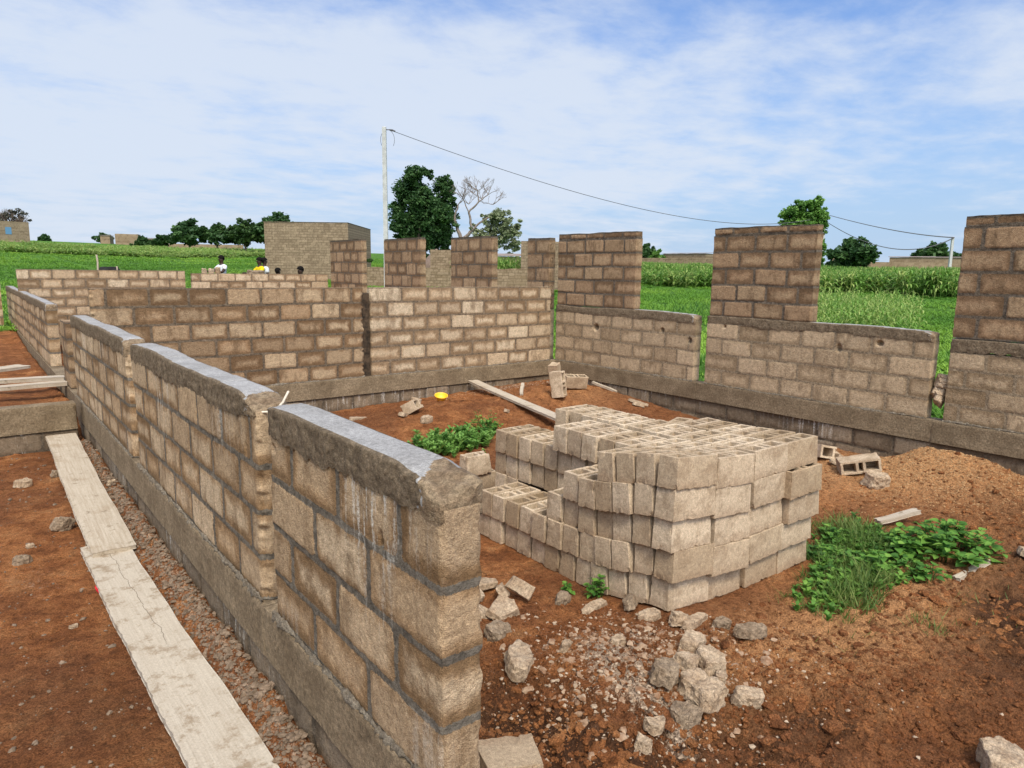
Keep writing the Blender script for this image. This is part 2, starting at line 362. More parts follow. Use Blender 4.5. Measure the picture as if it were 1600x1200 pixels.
# ------------------------------------------------------------------ terrain height
def zsmooth(x, y):
    x = np.asarray(x, float); y = np.asarray(y, float)
    r = np.hypot(x, y); az = np.degrees(np.arctan2(x, y))
    slope = np.interp(az, [-40, 2, 20, 38, 75, 120], [.0415, .0415, .037, .030, .0205, .015])
    far = slope*np.clip(np.minimum(r, 262)-25, 0, None)-.012*np.clip(r-285, 0, 900)
    z = -.56+far
    room = sst(1.2, 1.6, x)*(1-sst(8.3, 8.8, x))*(1-sst(9.3, 9.7, y))
    corr = (1-sst(.95, 1.15, x))
    z = z+corr*(.04+.36*sst(9.5, 10.2, y)*(1-sst(20, 24, y)))
    # soil left standing in the foreground
    z = z+.115*gau(x, y, 2.75, 2.2, .95, .6, .3)+.05*gau(x, y, 2.3, 2.75, .4)-.10*gau(x, y, 1.75, 2.35, .35, .5)
    z = z-.09*gau(x, y, 2.35, 1.55, .5, .3)+.07*gau(x, y, 3.3, 1.45, .6, .35)+.05*gau(x, y, 4.6, .9, .9, .5)
    z = z+.08*gau(x, y, 6.6, 1.5, 1.0, .7)
    # heaps along the right wall and in the back corner
    z = z+.30*gau(x, y, 7.95, 2.75, .50, .55)*(1+.25*fbm(x*3, y*3, 0, 91, 3))+.13*gau(x, y, 7.8, 2.0, .8, .7)+.10*gau(x, y, 7.2, 3.7, .8, .8)
    z = z+room*(.10*sst(5.5, 7.5, y)+.13*sst(3.5, 8.3, x)*sst(7.0, 9.3, y))
    z = z+.14*gau(x, y, 5.2, 8.2, 1.2, .55, -.2)+.16*gau(x, y, 7.3, 8.2, .9, .6)+.08*gau(x, y, 7.9, 7.6, .5, .5)+.07*gau(x, y, 4.3, 7.9, .6, .5)
    z = z+.80*gau(x, y, 6.0, 24, 7, 3.2)
    # rough strip of spoil against the foot of the near wall
    z = z+.12*np.exp(-((x-.965)/.085)**2)*(1-sst(9, 9.6, y))
    return z
def sag(x, y):
    return -.475-.10*sst(0, .8, y-2.5)-.07*sst(3.3, 3.9, x)*(1-sst(0, .8, y-2.5))
def zg(x, y):
    x = np.asarray(x, float); y = np.asarray(y, float)
    r = np.hypot(x, y); near = 1-sst(14, 40, r)
    z = zsmooth(x, y)
    n = .035*fbm(x*.9, y*.9, 0, 3, 3)+.030*fbm(x*3.3, y*3.3, 0, 5, 4)
    rough = .45+.5*gau(x, y, 3.2, 1.6, 1.8, .9)+1.3*gau(x, y, 6.0, 1.5, 2.2, .9)+1.0*gau(x, y, 2.2, 1.9, 1.0, .7)+1.4*np.exp(-((x-.93)/.14)**2)+.5*gau(x, y, 6.3, 8, 2.5, 1)
    n = n*.6+rough*(.027*fbm(x*11, y*11, 0, 9, 4, .62)+.034*np.clip(fbm(x*6.3, y*6.3, 0, 11, 3), .05, 1))
    n = n+(.3+rough)*(.009*np.abs(vn(x*27, y*27, 0, 15))+.014*sst(.25, .8, vn(x*16, y*16, 0, 16)))
    walk = gau(x, y, .72, 6, .25, 6)      # trodden flat under the planks
    z = z+near*n*(1-.6*walk*(1-np.exp(-((x-.93)/.12)**2)))
    pad = sst(2.95, 3.15, x)*(1-sst(4.9, 5.15, x))*sst(2.25, 2.42, y)*(1-sst(5.3, 5.6, y))
    return z*(1-pad)+pad*(sag(x, y)-.006+.010*vn(x*7, y*7, 0, 77))
def zgf(x, y): return float(zg(x, y))
def axis(segs, grow, far):
    a = []
    for s0, s1, st in segs: a += list(np.arange(s0, s1-1e-9, st))
    a.append(segs[-1][1]); st = segs[-1][2]; v = a[-1]
    while v < far: st = st*grow; v += st; a.append(v)
    st = segs[0][2]; v = a[0]; lo = []
    while v > -far: st = st*grow; v -= st; lo.append(v)
    return np.array(lo[::-1]+a)
def build_ground():
    xs = axis([(-.2, 1.3, .018), (1.3, 5.2, .016), (5.2, 9.2, .028)], 1.09, 3200)
    ys = axis([(.4, 3.6, .016), (3.6, 10.4, .03)], 1.09, 3200)
    X, Y = np.meshgrid(xs, ys, indexing='ij'); x, y = X.ravel(), Y.ravel()
    z = zg(x, y)
    r = np.hypot(x, y)
    inside = sst(1.0, 1.3, x)*(1-sst(8.4, 8.7, x))
    green = np.maximum(sst(8.9, 10.2, x+.5*vn(x, y)), sst(20.3, 22, y+.6*vn(x*.7, y*.7)))
    green = np.maximum(green, (1-sst(-6, -3, x)))
    green = np.maximum(green, .5*gau(x, y, 5.15, 2.32, .6, .4)+.4*gau(x, y, 5.75, 2.7, .45, .3)+.35*gau(x, y, 4.4, 6.7, .6, .5))
    gravel = (.62+.5*fbm(x*4, y*4, 0, 88, 3))*gau(x, y, 2.6, 2.38, .5, .45)+.7*gau(x, y, 2.45, 1.95, .13, .4, -.3)+.55*gau(x, y, 7, 9.1, 1.3, .35)+.4*gau(x, y, 7.8, 3.9, .6, .5)
    gravel = gravel+.5*np.exp(-((x-.93)/.10)**2)*(1-sst(9, 9.6, y))+.35*(x < .9)*gau(x, y, .2, 5.4, .35, .5)
    tan = .95*gau(x, y, 7.9, 3.0, .95, 1.05)+.75*gau(x, y, 4.1, 1.85, 1.4, .45)+.35*gau(x, y, 6.5, 1.3, 2, .9)+.5*gau(x, y, 6.8, 3.8, 1.0, .9)+.4*gau(x, y, 7.6, 7.9, .8, .6)
    wet = 1.3*gau(x, y, 1.95, 2.3, .28, .5)+1.1*gau(x, y, 2.2, 1.75, .6, .35)+.9*gau(x, y, 2.9, 1.4, .5, .2)+.9*gau(x, y, 4.6, 1.05, 1.0, .28)+.8*gau(x, y, 5.9, 1.35, .8, .3)+.8*gau(x, y, 5.0, 1.35, .3, .2)+.5*(x < .7)*gau(x, y, .4, 3.4, .5, .9)+.35*gau(x, y, 4.2, 8.1, 1, .4)
    wet = wet+.5*gau(x, y, 6.9, 1.8, .8, .5)
    o = mk('ground', np.stack([x, y, z], 1), grid_q(len(xs), len(ys)), M_ground, attrs=dict(green=green, gravel=gravel, tan=np.clip(tan, 0, 1), wet=wet))
    tag(o, 'red brown building site soil turning into green fields', 'ground', kind='structure')
build_ground()

# ------------------------------------------------------------------ block walls
def edge_dist(u, v, z0, ch, joints, jz, ju, rad, seed, maxrow=99):
    """distance inside the nearest block, block row and block index"""
    row = np.minimum(np.floor((v-z0)/ch).astype(int), maxrow); lo = (v-z0)-row*ch
    dz = np.minimum(lo, np.where(row == maxrow, 9., ch-lo))-jz/2
    du = np.full(u.shape, 9.); bi = np.zeros(u.shape, int)
    for r in np.unique(row):
        k = row == r; js = np.asarray(joints(int(r)))
        if len(js) == 0: continue
        uu = u[k]; dd = np.abs(uu[:, None]-js[None, :]).min(1)-ju/2; du[k] = dd; bi[k] = np.searchsorted(js, uu)
    a, b = np.minimum(du, 9), dz
    ins = (a < rad) & (b < rad)
    e = np.where(ins, rad-np.hypot(rad-a, rad-b), np.minimum(a, b))
    return e, row, bi
def std_joints(L_, sp, off0, seed):
    def f(r):
        rg = random.Random(seed*100+r); o = off0+(sp/2 if r % 2 else 0)+rg.uniform(-.03, .03); js = []
        u = o
        while u < L_-.06:
            if u > .06: js.append(u)
            u += sp+rg.uniform(-.018, .018)
        return js
    return f
def wall_shell(name, parent, mat, Lw, Tw, z0, ztop, res, ch=.22, joints=None, jz=.028, ju=.03, seed=1, bump=1., mort=-.002,
               y0=0., holes=(), eff=None, edge=.008, ragged=0., rz0=None, x0=0., topz=None, maxrow=99):
    """four displaced sides and a top; local x along the wall, front face looks to -y"""
    B = Buf(); E_, R1, R2, EF = [], [], [], []
    rz0 = z0 if rz0 is None else rz0
    joints = joints or (lambda r: [])
    nvz = max(3, int(round((ztop-z0)/res))+1)
    sides = [((x0, y0), (1, 0), (0, -1), Lw, 'f'), ((x0+Lw, y0), (0, 1), (1, 0), Tw, 'e'), ((x0+Lw, y0+Tw), (-1, 0), (0, 1), Lw, 'b'), ((x0, y0+Tw), (0, -1), (-1, 0), Tw, 'e')]
    tf = topz or (lambda u: ztop+0*u)
    for k, (o, d, nrm, ln, typ) in enumerate(sides):
        rs = res if typ != 'b' else max(res*2, .03)
        nu = max(3, int(round(ln/rs))+1)
        U, Vv = np.meshgrid(np.linspace(0, ln, nu), np.linspace(0, 1, nvz), indexing='ij'); U = U.ravel(); Vv = Vv.ravel()
        wu = U if typ == 'f' else (Lw-U if typ == 'b' else (np.full(U.shape, Lw) if k == 1 else np.zeros(U.shape)))
        v = z0+Vv*(tf(wu)-z0)
        P = np.stack([o[0]+d[0]*U, o[1]+d[1]*U, v], 1)
        wx, wy = P[:, 0]*1.0+seed*13.1, P[:, 1]+k*7.7
        warp = .0045*fbm(wx*22, wy*22, v*22, seed, 3)+.0018*vn(wx*90, wy*90, v*90, seed+3)
        uj = wu if typ != 'e' else np.full(U.shape, -9.)
        if typ == 'e':
            row = np.minimum(np.floor((v-rz0)/ch).astype(int), maxrow); lo = (v-rz0)-row*ch; e = np.minimum(lo, np.where(row == maxrow, 9., ch-lo))-jz/2; bi = np.zeros(U.shape, int)
            jrow = row
        else:
            e, row, bi = edge_dist(uj+.004*vn(wx*5, v*5, 0, seed+8), v+.006*vn(wx*2.3, v*2.3, 0, seed+9), rz0, ch, joints, jz, ju, .022, seed, maxrow)
        if typ == 'e': bi = np.where(k == 1, np.array([len(joints(int(r))) for r in range(-2, 30)])[np.clip(row+2, 0, 31)], 0)
        e = e+warp
        rn = _h(row, bi, np.zeros(row.shape), seed); rn2 = _h(row, bi, np.ones(row.shape), seed+5)
        inb = sst(-.005, .006, e)
        hb = (rn2-.5)*.008*bump+.0022*bump*fbm(wx*14, wy*14, v*14, seed+20, 3)+.0012*bump*vn(wx*120, wy*120, v*120, seed+21)-.0035*np.exp(-np.clip(e, 0, 1)/.008)
        hm = mort+.0045*bump*fbm(wx*16, wy*16, v*16, seed+30, 4)
        h = hb*inb+hm*(1-inb)
        for (hu, hz, ru, rz_, dp) in holes:
            if typ == 'f': h = h-dp*np.exp(-(((wu-hu)/ru)**2+((v-hz)/rz_)**2)**2)
        # keep the corners closed and a little worn
        dz_ = np.minimum(U, ln-U); dt = np.abs(tf(wu)-v)
        rg_ = ragged*np.clip(vn(v*9, 0*v, 0, seed+41)+.3+.8*vn(v*31, 0*v, 0, seed+42), 0, 1)
        ins = edge*.38*(1+.8*vn(v*17, 0*v, 0, seed+40))+rg_
        wc = (1-np.clip(dz_/(.014+2.2*rg_), 0, 1))**1.6; wt = 1-sst(0, .012, dt)
        near0 = (U < ln/2)
        tx = np.where(near0, ins*wc, -ins*wc)
        hh = h*(1-wc)*(1-wt)+(-ins*wc)+(-.004*wt*(1-wc))
        P[:, 0] += nrm[0]*hh+d[0]*tx; P[:, 1] += nrm[1]*hh+d[1]*tx
        B.add(P, grid_q(nu, nvz, flip=False)); E_.append(e); R1.append(rn); R2.append(rn2)
        EF.append((eff(wu, v) if eff else np.zeros(U.shape))*(1 if typ == 'f' else .3))
    nu = max(3, int(round(Lw/max(res, .012)))+1); nw = max(4, int(round(Tw/max(res, .015)))+1)
    U, W = np.meshgrid(np.linspace(0, Lw, nu), np.linspace(0, 1, nw), indexing='ij'); U = U.ravel(); W = W.ravel()
    bd = np.minimum(np.minimum(U, Lw-U), np.minimum(W, 1-W)*Tw)
    z = tf(U)+.004*fbm(U*20+seed, W*3, 0, seed+50, 3)*sst(0, .02, bd)
    ue = np.clip(U, edge*.38+ragged*.4, Lw-edge*.38-ragged*.4); we = np.clip(W*Tw, .004, Tw-.004)
    B.add(np.stack([x0+ue, y0+we, z], 1), grid_q(nu, nw)); n = len(U)
    e, row, bi = edge_dist(U, np.full(n, ztop-.05), rz0, ch, joints, jz, ju, .022, seed)
    E_.append(np.minimum(e, .02+.02*fbm(U*20, W*3, 0, seed+60, 3))); R1.append(_h(row, bi, np.zeros(n), seed)); R2.append(_h(row, bi, np.ones(n), seed+5)); EF.append(np.zeros(n))
    return mk(name, np.concatenate(B.V), np.concatenate(B.Q), mat, parent,
              dict(e=np.concatenate(E_), rnd=np.concatenate(R1), rnd2=np.concatenate(R2), eff=np.concatenate(EF)))

M_capend = concrete_mat('tan_mortar', (.22, .15, .09), (.36, .27, .17), 16, .03)
def cap(name, parent, Lw, Tw, z0, z1, res=.012, seed=1, drop0=0., drop1=.09, rl=.16, over=.003, x0=0., y0=0., rag=1., lift=None):
    """cement capping: rough flanks smeared over the blocks, trowelled top, ends crumbling away"""
    nu = int(Lw/res)+1; u = np.linspace(0, Lw, nu)
    def drop(dist, d): t = np.clip(1-dist/rl, 0, 1); return d*(.55*t**1.6+.45*(1-np.sqrt(np.clip(1-t**2.2, 0, 1))))
    ns = max(8, int((z1-z0)/res)+2); nt_ = max(8, int(Tw/res)+1)
    prof = [('f', t) for t in np.linspace(0, 1, ns)]+[('t', t) for t in np.linspace(0, 1, nt_)[1:-1]]+[('b', t) for t in np.linspace(1, 0, ns)]
    V = np.zeros((nu, len(prof), 3)); top = np.zeros((nu, len(prof)))
    end = np.clip(1-np.minimum(u+.6*rl*(drop0 < .04), Lw-u)/rl, 0, 1)
    steps = .005*np.floor(vn(u*1.3, 0*u, 0, seed+9)*2)+.003*vn(u*2.3, 0*u, 0, seed+19)
    def ztop(ty):
        return z1-drop(u, drop0)*(1-.4*ty)-drop(Lw-u, drop1)*(1.15-.75*ty)+steps-end*.014*np.clip(vn(u*22, 0*u+ty*5, 0, seed+12)+.3*vn(u*60, 0*u+ty*14, 0, seed+13)+.2, 0, 1)
    zb = z0+.018*fbm(u*7, 0*u, 0, seed+1, 4)+.010*vn(u*38, 0*u, 0, seed+2)-.018*np.clip(vn(u*2.2, 0*u, 0, seed+3)*3, 0, 1)
    zb = zb-.012*(np.minimum(u, Lw-u) < .03)
    if lift: zb = zb+lift[0]*sst(Lw-lift[1], Lw-lift[1]*.35, u)
    for j, (s, t) in enumerate(prof):
        if s == 't':
            ov = over*sst(0, .05, np.minimum(u, Lw-u)+.006); y = -ov+(Tw+2*ov)*t; ed = min(t, 1-t)*Tw; zt = ztop(t)
            z = zt+.0015*fbm(u*9, 0*u+t*4, 0, seed+5, 4)-.007*math.exp(-ed/.005)*(1+.9*vn(u*18, 0*u+t*3, 0, seed+6))
            V[:, j] = np.stack([u, y+0*u, z], 1); top[:, j] = sst(.001, .006, ed+.003*vn(u*30, 0*u+t*9, 0, seed+4)); top[:, j] = np.where(end > .50+.25*vn(u*12, 0*u+t*3, 0, seed+14), 2, top[:, j])
        else:
            zt = ztop(0. if s == 'f' else 1.); top[:, j] = 2*(end > .62+.2*vn(u*14, 0*u+t*3, 0, seed+15)); sg = -1 if s == 'f' else 1; zbb = np.minimum(zb, zt-.012)
            z = zbb+(zt-.006-zbb)*t; z = z+.004*vn(u*50, 0*u+t*9, 0, seed+16)*(0 < t < 1)
            out = over*sst(0, .3, t)+(.007*fbm(u*17, z*17, sg, seed+7, 5, .62)+.005*np.abs(vn(u*45, z*45, sg, seed+8)))*sst(-.1, .15, t)*(1-.8*sst(.85, 1, t))+.0035
            out = out*sst(0, .05, np.minimum(u, Lw-u))-.002*(np.minimum(u, Lw-u) < .02)
            V[:, j] = np.stack([u, (-out if s == 'f' else Tw+out), z], 1)
    V[:, :, 0] = np.clip(V[:, :, 0], 0, Lw)
    V[0, :, 0] += .006*vn(V[0, :, 1]*40, V[0, :, 2]*40); V[-1, :, 0] = Lw-.007+.002*vn(V[-1, :, 1]*30, V[-1, :, 2]*30); V[-2, :, 0] = np.minimum(V[-2, :, 0], Lw-.010)
    V[:, :, 0] += x0; V[:, :, 1] += y0
    m_ = len(prof); Q = grid_q(nu, m_)
    mi = np.clip(np.round(top.ravel()[Q].mean(1)), 0, 2).astype(int)
    vv = V.reshape(-1, 3); cV, cQ = [], []
    for side in (0, nu-1):
        base = side*m_; c = vv[base:base+m_].mean(0); ci = len(vv)+len(cV); cV.append(c+[(.001 if side else -.001), 0, -.01])
        for j in range(m_-1):
            a, b2 = base+j, base+j+1; cQ.append([ci, b2, a] if side else [ci, a, b2])
        cQ.append([ci, base, base+m_-1] if side else [ci, base+m_-1, base])
    tri = np.array(cQ); allv = np.concatenate([vv, np.array(cV)])
    T3 = np.concatenate([np.stack([Q[:, 0], Q[:, 1], Q[:, 2]], 1), np.stack([Q[:, 0], Q[:, 2], Q[:, 3]], 1), tri])
    mi3 = np.concatenate([mi, mi, np.full(len(tri), 2)])
    return mk(name, allv, T3, [M_capside, M_captop, M_capend], parent, dict(eff=np.zeros(len(allv))), mi=mi3)

def spill(name, parent, Lw, z, y, res=.008, size=.018, seed=3, x0=0.):
    """crumbly bead of mortar squeezed out along the foot of the blocks"""
    nu = int(Lw/res)+1; u = np.linspace(0, Lw, nu); nv = 9; th = np.linspace(-1.35, 1.5, nv)
    r = size*(.65+.6*fbm(u*9, 0*u, 0, seed, 3)+.35*vn(u*55, 0*u, 0, seed+1)); r = np.clip(r, .003, 1)
    V = np.zeros((nu, nv, 3))
    for j, a in enumerate(th):
        rr = r*(1+.45*vn(u*60, 0*u+j*.7, 0, seed+2))
        V[:, j] = np.stack([u+x0, y-rr*math.cos(a), z+rr*math.sin(a)*1.1+.006*vn(u*6, 0*u, 0, seed+5)], 1)
    n = nu*nv; return mk(name, V.reshape(-1, 3), grid_q(nu, nv, flip=True), M_lump, parent, dict(eff=np.zeros(n)))

def full_wall(label, group, loc, rz, Lw, z1, rows_ch, mat, res, sp=.45, off=.2, seed=1, Tw=.15, capz=None, cap_kw=None, beam=(-.25, 0.0), beam_over=(0., 0.),
              holes=(), eff=None, joints=None, found=True, piers=(), bres=None, spills=True, edge=.008, fres=None, ragged=0., foundz=-.8, rise=None):
    w_ = empty('block_wall', loc, rz)
    tag(w_, label, 'wall', group, 'thing')
    j = joints or std_joints(Lw, sp, off, seed)
    wall_shell('blockwork', w_, mat, Lw, Tw, 0.004, z1, res, ch=rows_ch, joints=j, seed=seed, holes=holes, eff=eff, rz0=0., edge=edge, ragged=ragged,
               maxrow=int(round(z1/rows_ch))-1 if rise else 99, topz=(lambda u: z1+rise[0]*sst(Lw-rise[1], Lw-rise[1]*.35, u)) if rise else None)
    if capz: cap('cement_cap', w_, Lw, Tw, capz[0], capz[1], res=max(res, .010), seed=seed+3, **(cap_kw or {}))
    b0, b1 = beam_over
    if beam:
        bo = .022
        eb = (lambda u, v: .0*u)
        wall_shell('ground_beam', w_, M_beam, Lw+b0+b1, Tw+2*bo, beam[0], beam[1], bres or max(res, .015), ch=9, rz0=-20, seed=seed+70, y0=-bo, x0=-b0, bump=1.6, edge=.006, eff=eb)
        if found:
            fz = beam[0]-.003
            wall_shell('foundation', w_, M_found, Lw+b0+b1, Tw+.0, foundz, fz, bres or max(res, .015), ch=.22, joints=std_joints(Lw+b0+b1, sp, .3, seed+9), seed=seed+80, y0=0, x0=-b0, rz0=fz-.88,
                       bump=2.2, mort=-.006, eff=lambda u, v: np.clip(.75*(vn(u*1.6, 0*u, 0, seed)+.35), 0, 1)*sst(fz-.30, fz-.04, v))
    if spills: spill('mortar_bead', w_, Lw, .004, -.002, seed=seed+11, size=.020 if res < .01 else .016, res=.008 if res < .01 else .014)
    for (u0, ul, pz0, pz1, seed2, ptop) in piers:
        h = pz1-ptop
        pm = wall_shell('pier', w_, M_pier, ul, Tw, pz0+.002, h, res, ch=(h-pz0)/5, joints=std_joints(ul, .455, .22, seed2), seed=seed2, rz0=pz0, x0=u0, bump=1.5, mort=-.006, edge=.010, jz=.03, ju=.034)
        # thin broken course laid flat on a mortar bed
        wall_shell('top_course', pm, M_pier, ul-.012, Tw-.006, h+.002, pz1, max(res, .008), ch=ptop-.018, joints=std_joints(ul, .40, .3, seed2+5), seed=seed2+3, rz0=h+.012, x0=u0+.006, y0=.003, bump=3., mort=-.008, edge=.012,
                   topz=lambda u, a=pz1: a+.010*fbm(u*4, 0*u, 0, seed2, 3))
    return w_
XA, XD, YC = 1.0125, 8.425, 9.417
RZ = R(-90)
def jl(rows):
    return lambda r: rows.get(r, rows.get(r % 2, []))
def near_eff(Lw, z1):
    return lambda u, v: np.clip(.75*(vn(u*2.1+3, 0*u, 0, 5)+.35), 0, 1)*sst(z1-.38, z1-.10, v)+.25*sst(.2, .5, vn(u*3, v*2, 0, 6))
G_A = 'capped block wall lengths along the near side'
# near length of the left wall: local x = y_far - y
yf = 3.02; Y = lambda y: yf-y
s1 = {3: [Y(2.763), Y(2.31), Y(1.853)], 2: [Y(2.53), Y(2.07)], 1: [Y(2.79), Y(2.335), Y(1.883)], 0: [Y(2.566), Y(2.085)]}
full_wall('near block wall with smooth cement cap and worn square end, closest to the camera', G_A, (XA, yf, 0), RZ, yf-1.60, .885, .2213, M_wallA, .0055,
          joints=lambda r: s1.get(r, []), seed=1, capz=(.865, 1.0), rise=(.022, .30), cap_kw=dict(drop1=.068, rl=.30, drop0=.02, lift=(.034, .31)), beam_over=(.12, .1), eff=near_eff(1.4, .885),
          holes=((Y(1.975), .70, .014, .03, .05), (Y(2.98), .80, .03, .02, .02)), edge=.009, ragged=.006, bres=.009)
yf2 = 6.16; full_wall('long middle block wall length with pale cement cap and broken rounded end', G_A, (XA, yf2, 0), RZ, yf2-3.18, .885, .2213, M_wallA, .008, sp=.462, off=.34, seed=2,
          capz=(.86, 1.0), rise=(.045, .30), cap_kw=dict(drop1=.065, rl=.28, drop0=.02, lift=(.045, .31)), beam_over=(.14, .04), eff=near_eff(3, .885), edge=.014, ragged=.022, holes=((2.80, .72, .014, .03, .05),), bres=.012)
yf3 = 9.95; full_wall('third block wall length, damp cement staining low on its face', G_A, (XA, yf3, 0), RZ, yf3-6.38, .885, .2213, M_wallA, .012, sp=.45, off=.2, seed=3,
          capz=(.87, 1.0), cap_kw=dict(drop1=.06, rl=.2, drop0=.03), beam_over=(.1, .08), eff=near_eff(3.5, .885), edge=.012, ragged=.02, beam=(-.25, 0), bres=.02)
full_wall('short brown brick stub between the doorway and third wall length', None, (XA, 11.15, 0), RZ, .62, .86, .215, M_pier, .015, seed=4, beam_over=(.2, .6), bres=.03, spills=False)
yf4 = 24.6; full_wall('far capped block wall length beyond the doorway on the left', G_A, (XA, yf4, 0), RZ, yf4-13.0, .90, .225, M_wallA, .022, sp=.45, seed=5,
          capz=(.885, 1.0), cap_kw=dict(drop1=.01, rl=.1, drop0=.02), beam_over=(0, 2.0), bres=.04, spills=False)
# cross wall at the back of the room
G_C = 'lengths of the cross wall behind the block stack'
full_wall('dark brown back wall length with mottled cream blocks and toothed left end', G_C, (1.17, YC, 0), 0, 4.625-1.17, 1.32, .22, M_wallC, .012, sp=.452, off=.16+.0, seed=11, beam_over=(.0, .09),
          edge=.010, ragged=.02, joints=lambda r: [x-1.17+([0, 0, .1, 0, .06, 0][r % 6]) for x in ([1.33, 1.79, 2.24, 2.70, 3.14, 3.60, 4.02, 4.44] if r % 2 else [1.55, 2.0, 2.44, 2.89, 3.33, 3.77, 4.2])])
full_wall('pale cream back wall length facing the camera, left of corner', G_C, (4.745, YC, 0), 0, 8.285-4.745, 1.32, .22, M_wallC2, .012, sp=.455, off=.28, seed=12, beam_over=(.075, .15), edge=.010, ragged=.012)
wC = [q for q in COL.objects if q.get('label', '').startswith('dark brown back wall')][0]
wall_shell('gap_backing', wC, simple_mat('dark_gap_backing', (.02, .015, .011), (.10, .068, .042), 14, .8, .01), 4.80-4.57, .07, 0.0, 1.24, .015, ch=9, rz0=-20, seed=17, x0=4.57-1.17, y0=.06, bump=4.)  # dark backing slab added in the gap between the two wall lengths
# right hand wall, local x = y_far - y
G_D = 'lengths of the right wall with tall piers'
dk = dict(capz=(.885, 1.0))
full_wall('right wall length in the corner with wide pier and two round holes', G_D, (XD, 9.44, 0), RZ, 9.44-6.37, .90, .225, M_wallD, .013, sp=.45, off=.25, seed=21, capz=(.89, 1.0),
          cap_kw=dict(drop1=.06, rl=.16), beam_over=(.1, .08), piers=((.02, 1.84, 1.0, 2.235, 201, .11),), holes=((1.02, .66, .05, .05, .10), (2.45, .72, .03, .03, .08), (2.98, .6, .03, .04, .06)), foundz=-.95)
full_wall('middle right wall length with pale pointing and pier at its left', G_D, (XD, 6.17, 0), RZ, 6.17-3.16, .90, .225, M_wallD, .012, sp=.452, off=.30, seed=22, capz=(.885, .99),
          cap_kw=dict(drop1=.05, rl=.14), beam_over=(.12, .08), piers=((.03, 1.53, .985, 2.215, 202, .11),), holes=((2.43, .80, .035, .03, .08), (1.95, .70, .03, .05, .05), (.3, .85, .02, .02, .05)), foundz=-.95)
full_wall('right wall length at the frame edge carrying the largest pier', G_D, (XD, 2.99, 0), RZ, 2.99+.6, .78, .195, M_wallD, .011, sp=.45, off=.15, seed=23, capz=(.78, .93),
          cap_kw=dict(drop1=.05, rl=.14), beam_over=(.1, .1), piers=((.0, 1.75, .93, 2.215, 203, .11),), foundz=-.95)
for lab, y1, y0, top, sd_ in (('narrow brown pier whose end shows dark cavities, beside the corner', 10.28, 9.66, 2.19, 24), ('third brown pier from the corner, behind pale wall', 12.90, 11.40, 2.28, 25),
                         ('brown pier standing right of the tall light pole', 15.95, 14.18, 2.33, 26), ('farthest brown pier in front of the large building', 19.2, 17.2, 2.38, 27)):
    w_ = full_wall(lab, 'piers standing beyond the back wall', (XD, y1+(.3 if sd_ > 24 else 0), 0), RZ, y1-y0+(.6 if sd_ > 24 else 0), .90, .225, M_wallD, .03, seed=sd_, spills=False, found=False, bres=.05,
                   piers=((.3 if sd_ > 24 else 0., y1-y0, .905, top, sd_+200, .03),))
    if sd_ == 24:
        # open ends of the hollow blocks
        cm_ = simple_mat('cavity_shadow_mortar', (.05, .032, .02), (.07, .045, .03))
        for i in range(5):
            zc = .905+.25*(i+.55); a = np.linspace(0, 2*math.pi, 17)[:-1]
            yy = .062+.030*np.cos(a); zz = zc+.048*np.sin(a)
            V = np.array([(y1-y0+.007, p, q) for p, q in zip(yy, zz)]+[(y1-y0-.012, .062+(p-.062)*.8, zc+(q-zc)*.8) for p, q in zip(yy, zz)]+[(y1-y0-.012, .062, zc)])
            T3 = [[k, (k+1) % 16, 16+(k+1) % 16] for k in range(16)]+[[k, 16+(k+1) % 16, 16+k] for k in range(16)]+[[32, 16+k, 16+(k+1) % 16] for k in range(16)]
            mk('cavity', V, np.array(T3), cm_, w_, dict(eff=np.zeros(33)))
# wall between second and third room
G_E = 'lengths of the farther cross wall'
full_wall('far low cross wall length on the left, pale blocks with sticks on top', G_E, (1.02, 19.3, 0), 0, 3.52, 1.49, .213, M_wallC2, .025, sp=.45, seed=31, bres=.05, spills=False, found=False)
full_wall('far low cross wall length where people stand behind', G_E, (4.70, 19.3, 0), 0, 3.68, 1.43, .2045, M_wallC2, .025, sp=.45, seed=32, bres=.05, spills=False, found=False)
full_wall('small block wall end at the left frame edge', None, (-2.6, 22.6, 0), 0, 3.42, 1.15, .23, M_wallA, .04, sp=.45, seed=33, bres=.06, spills=False, found=False)
# bare ground beams crossing the passage
def bare_beam(label, loc, rz, Lw, z1, seed):
    o = wall_shell('ground_beam_strip', None, M_beam, Lw, .22, z1-.30, z1, .018, ch=9, rz0=-20, seed=seed, bump=2.5, edge=.014, eff=lambda u, v: .0*u)
    o.location = loc; o.rotation_euler = (0, 0, rz); tag(o, label, 'foundation', 'bare concrete strips crossing the passage', 'thing')
    f = wall_shell('foundation', o, M_found, Lw, .20, z1-.9, z1-.303, .02, ch=.22, joints=std_joints(Lw, .45, .2, seed), seed=seed+4, y0=.02, rz0=z1-.303-.88, bump=2.5,
                   eff=lambda u, v: .9*np.exp(-((u-(Lw-.55))/.05)**2))
bare_beam('bare concrete foundation strip crossing the passage behind the planks', (-3.0, 9.30, 0), 0, 3.93, .02, 41)
bare_beam('farther bare concrete strip near the left frame edge', (-3.0, 21.9, 0), 0, 3.75, .02, 42)

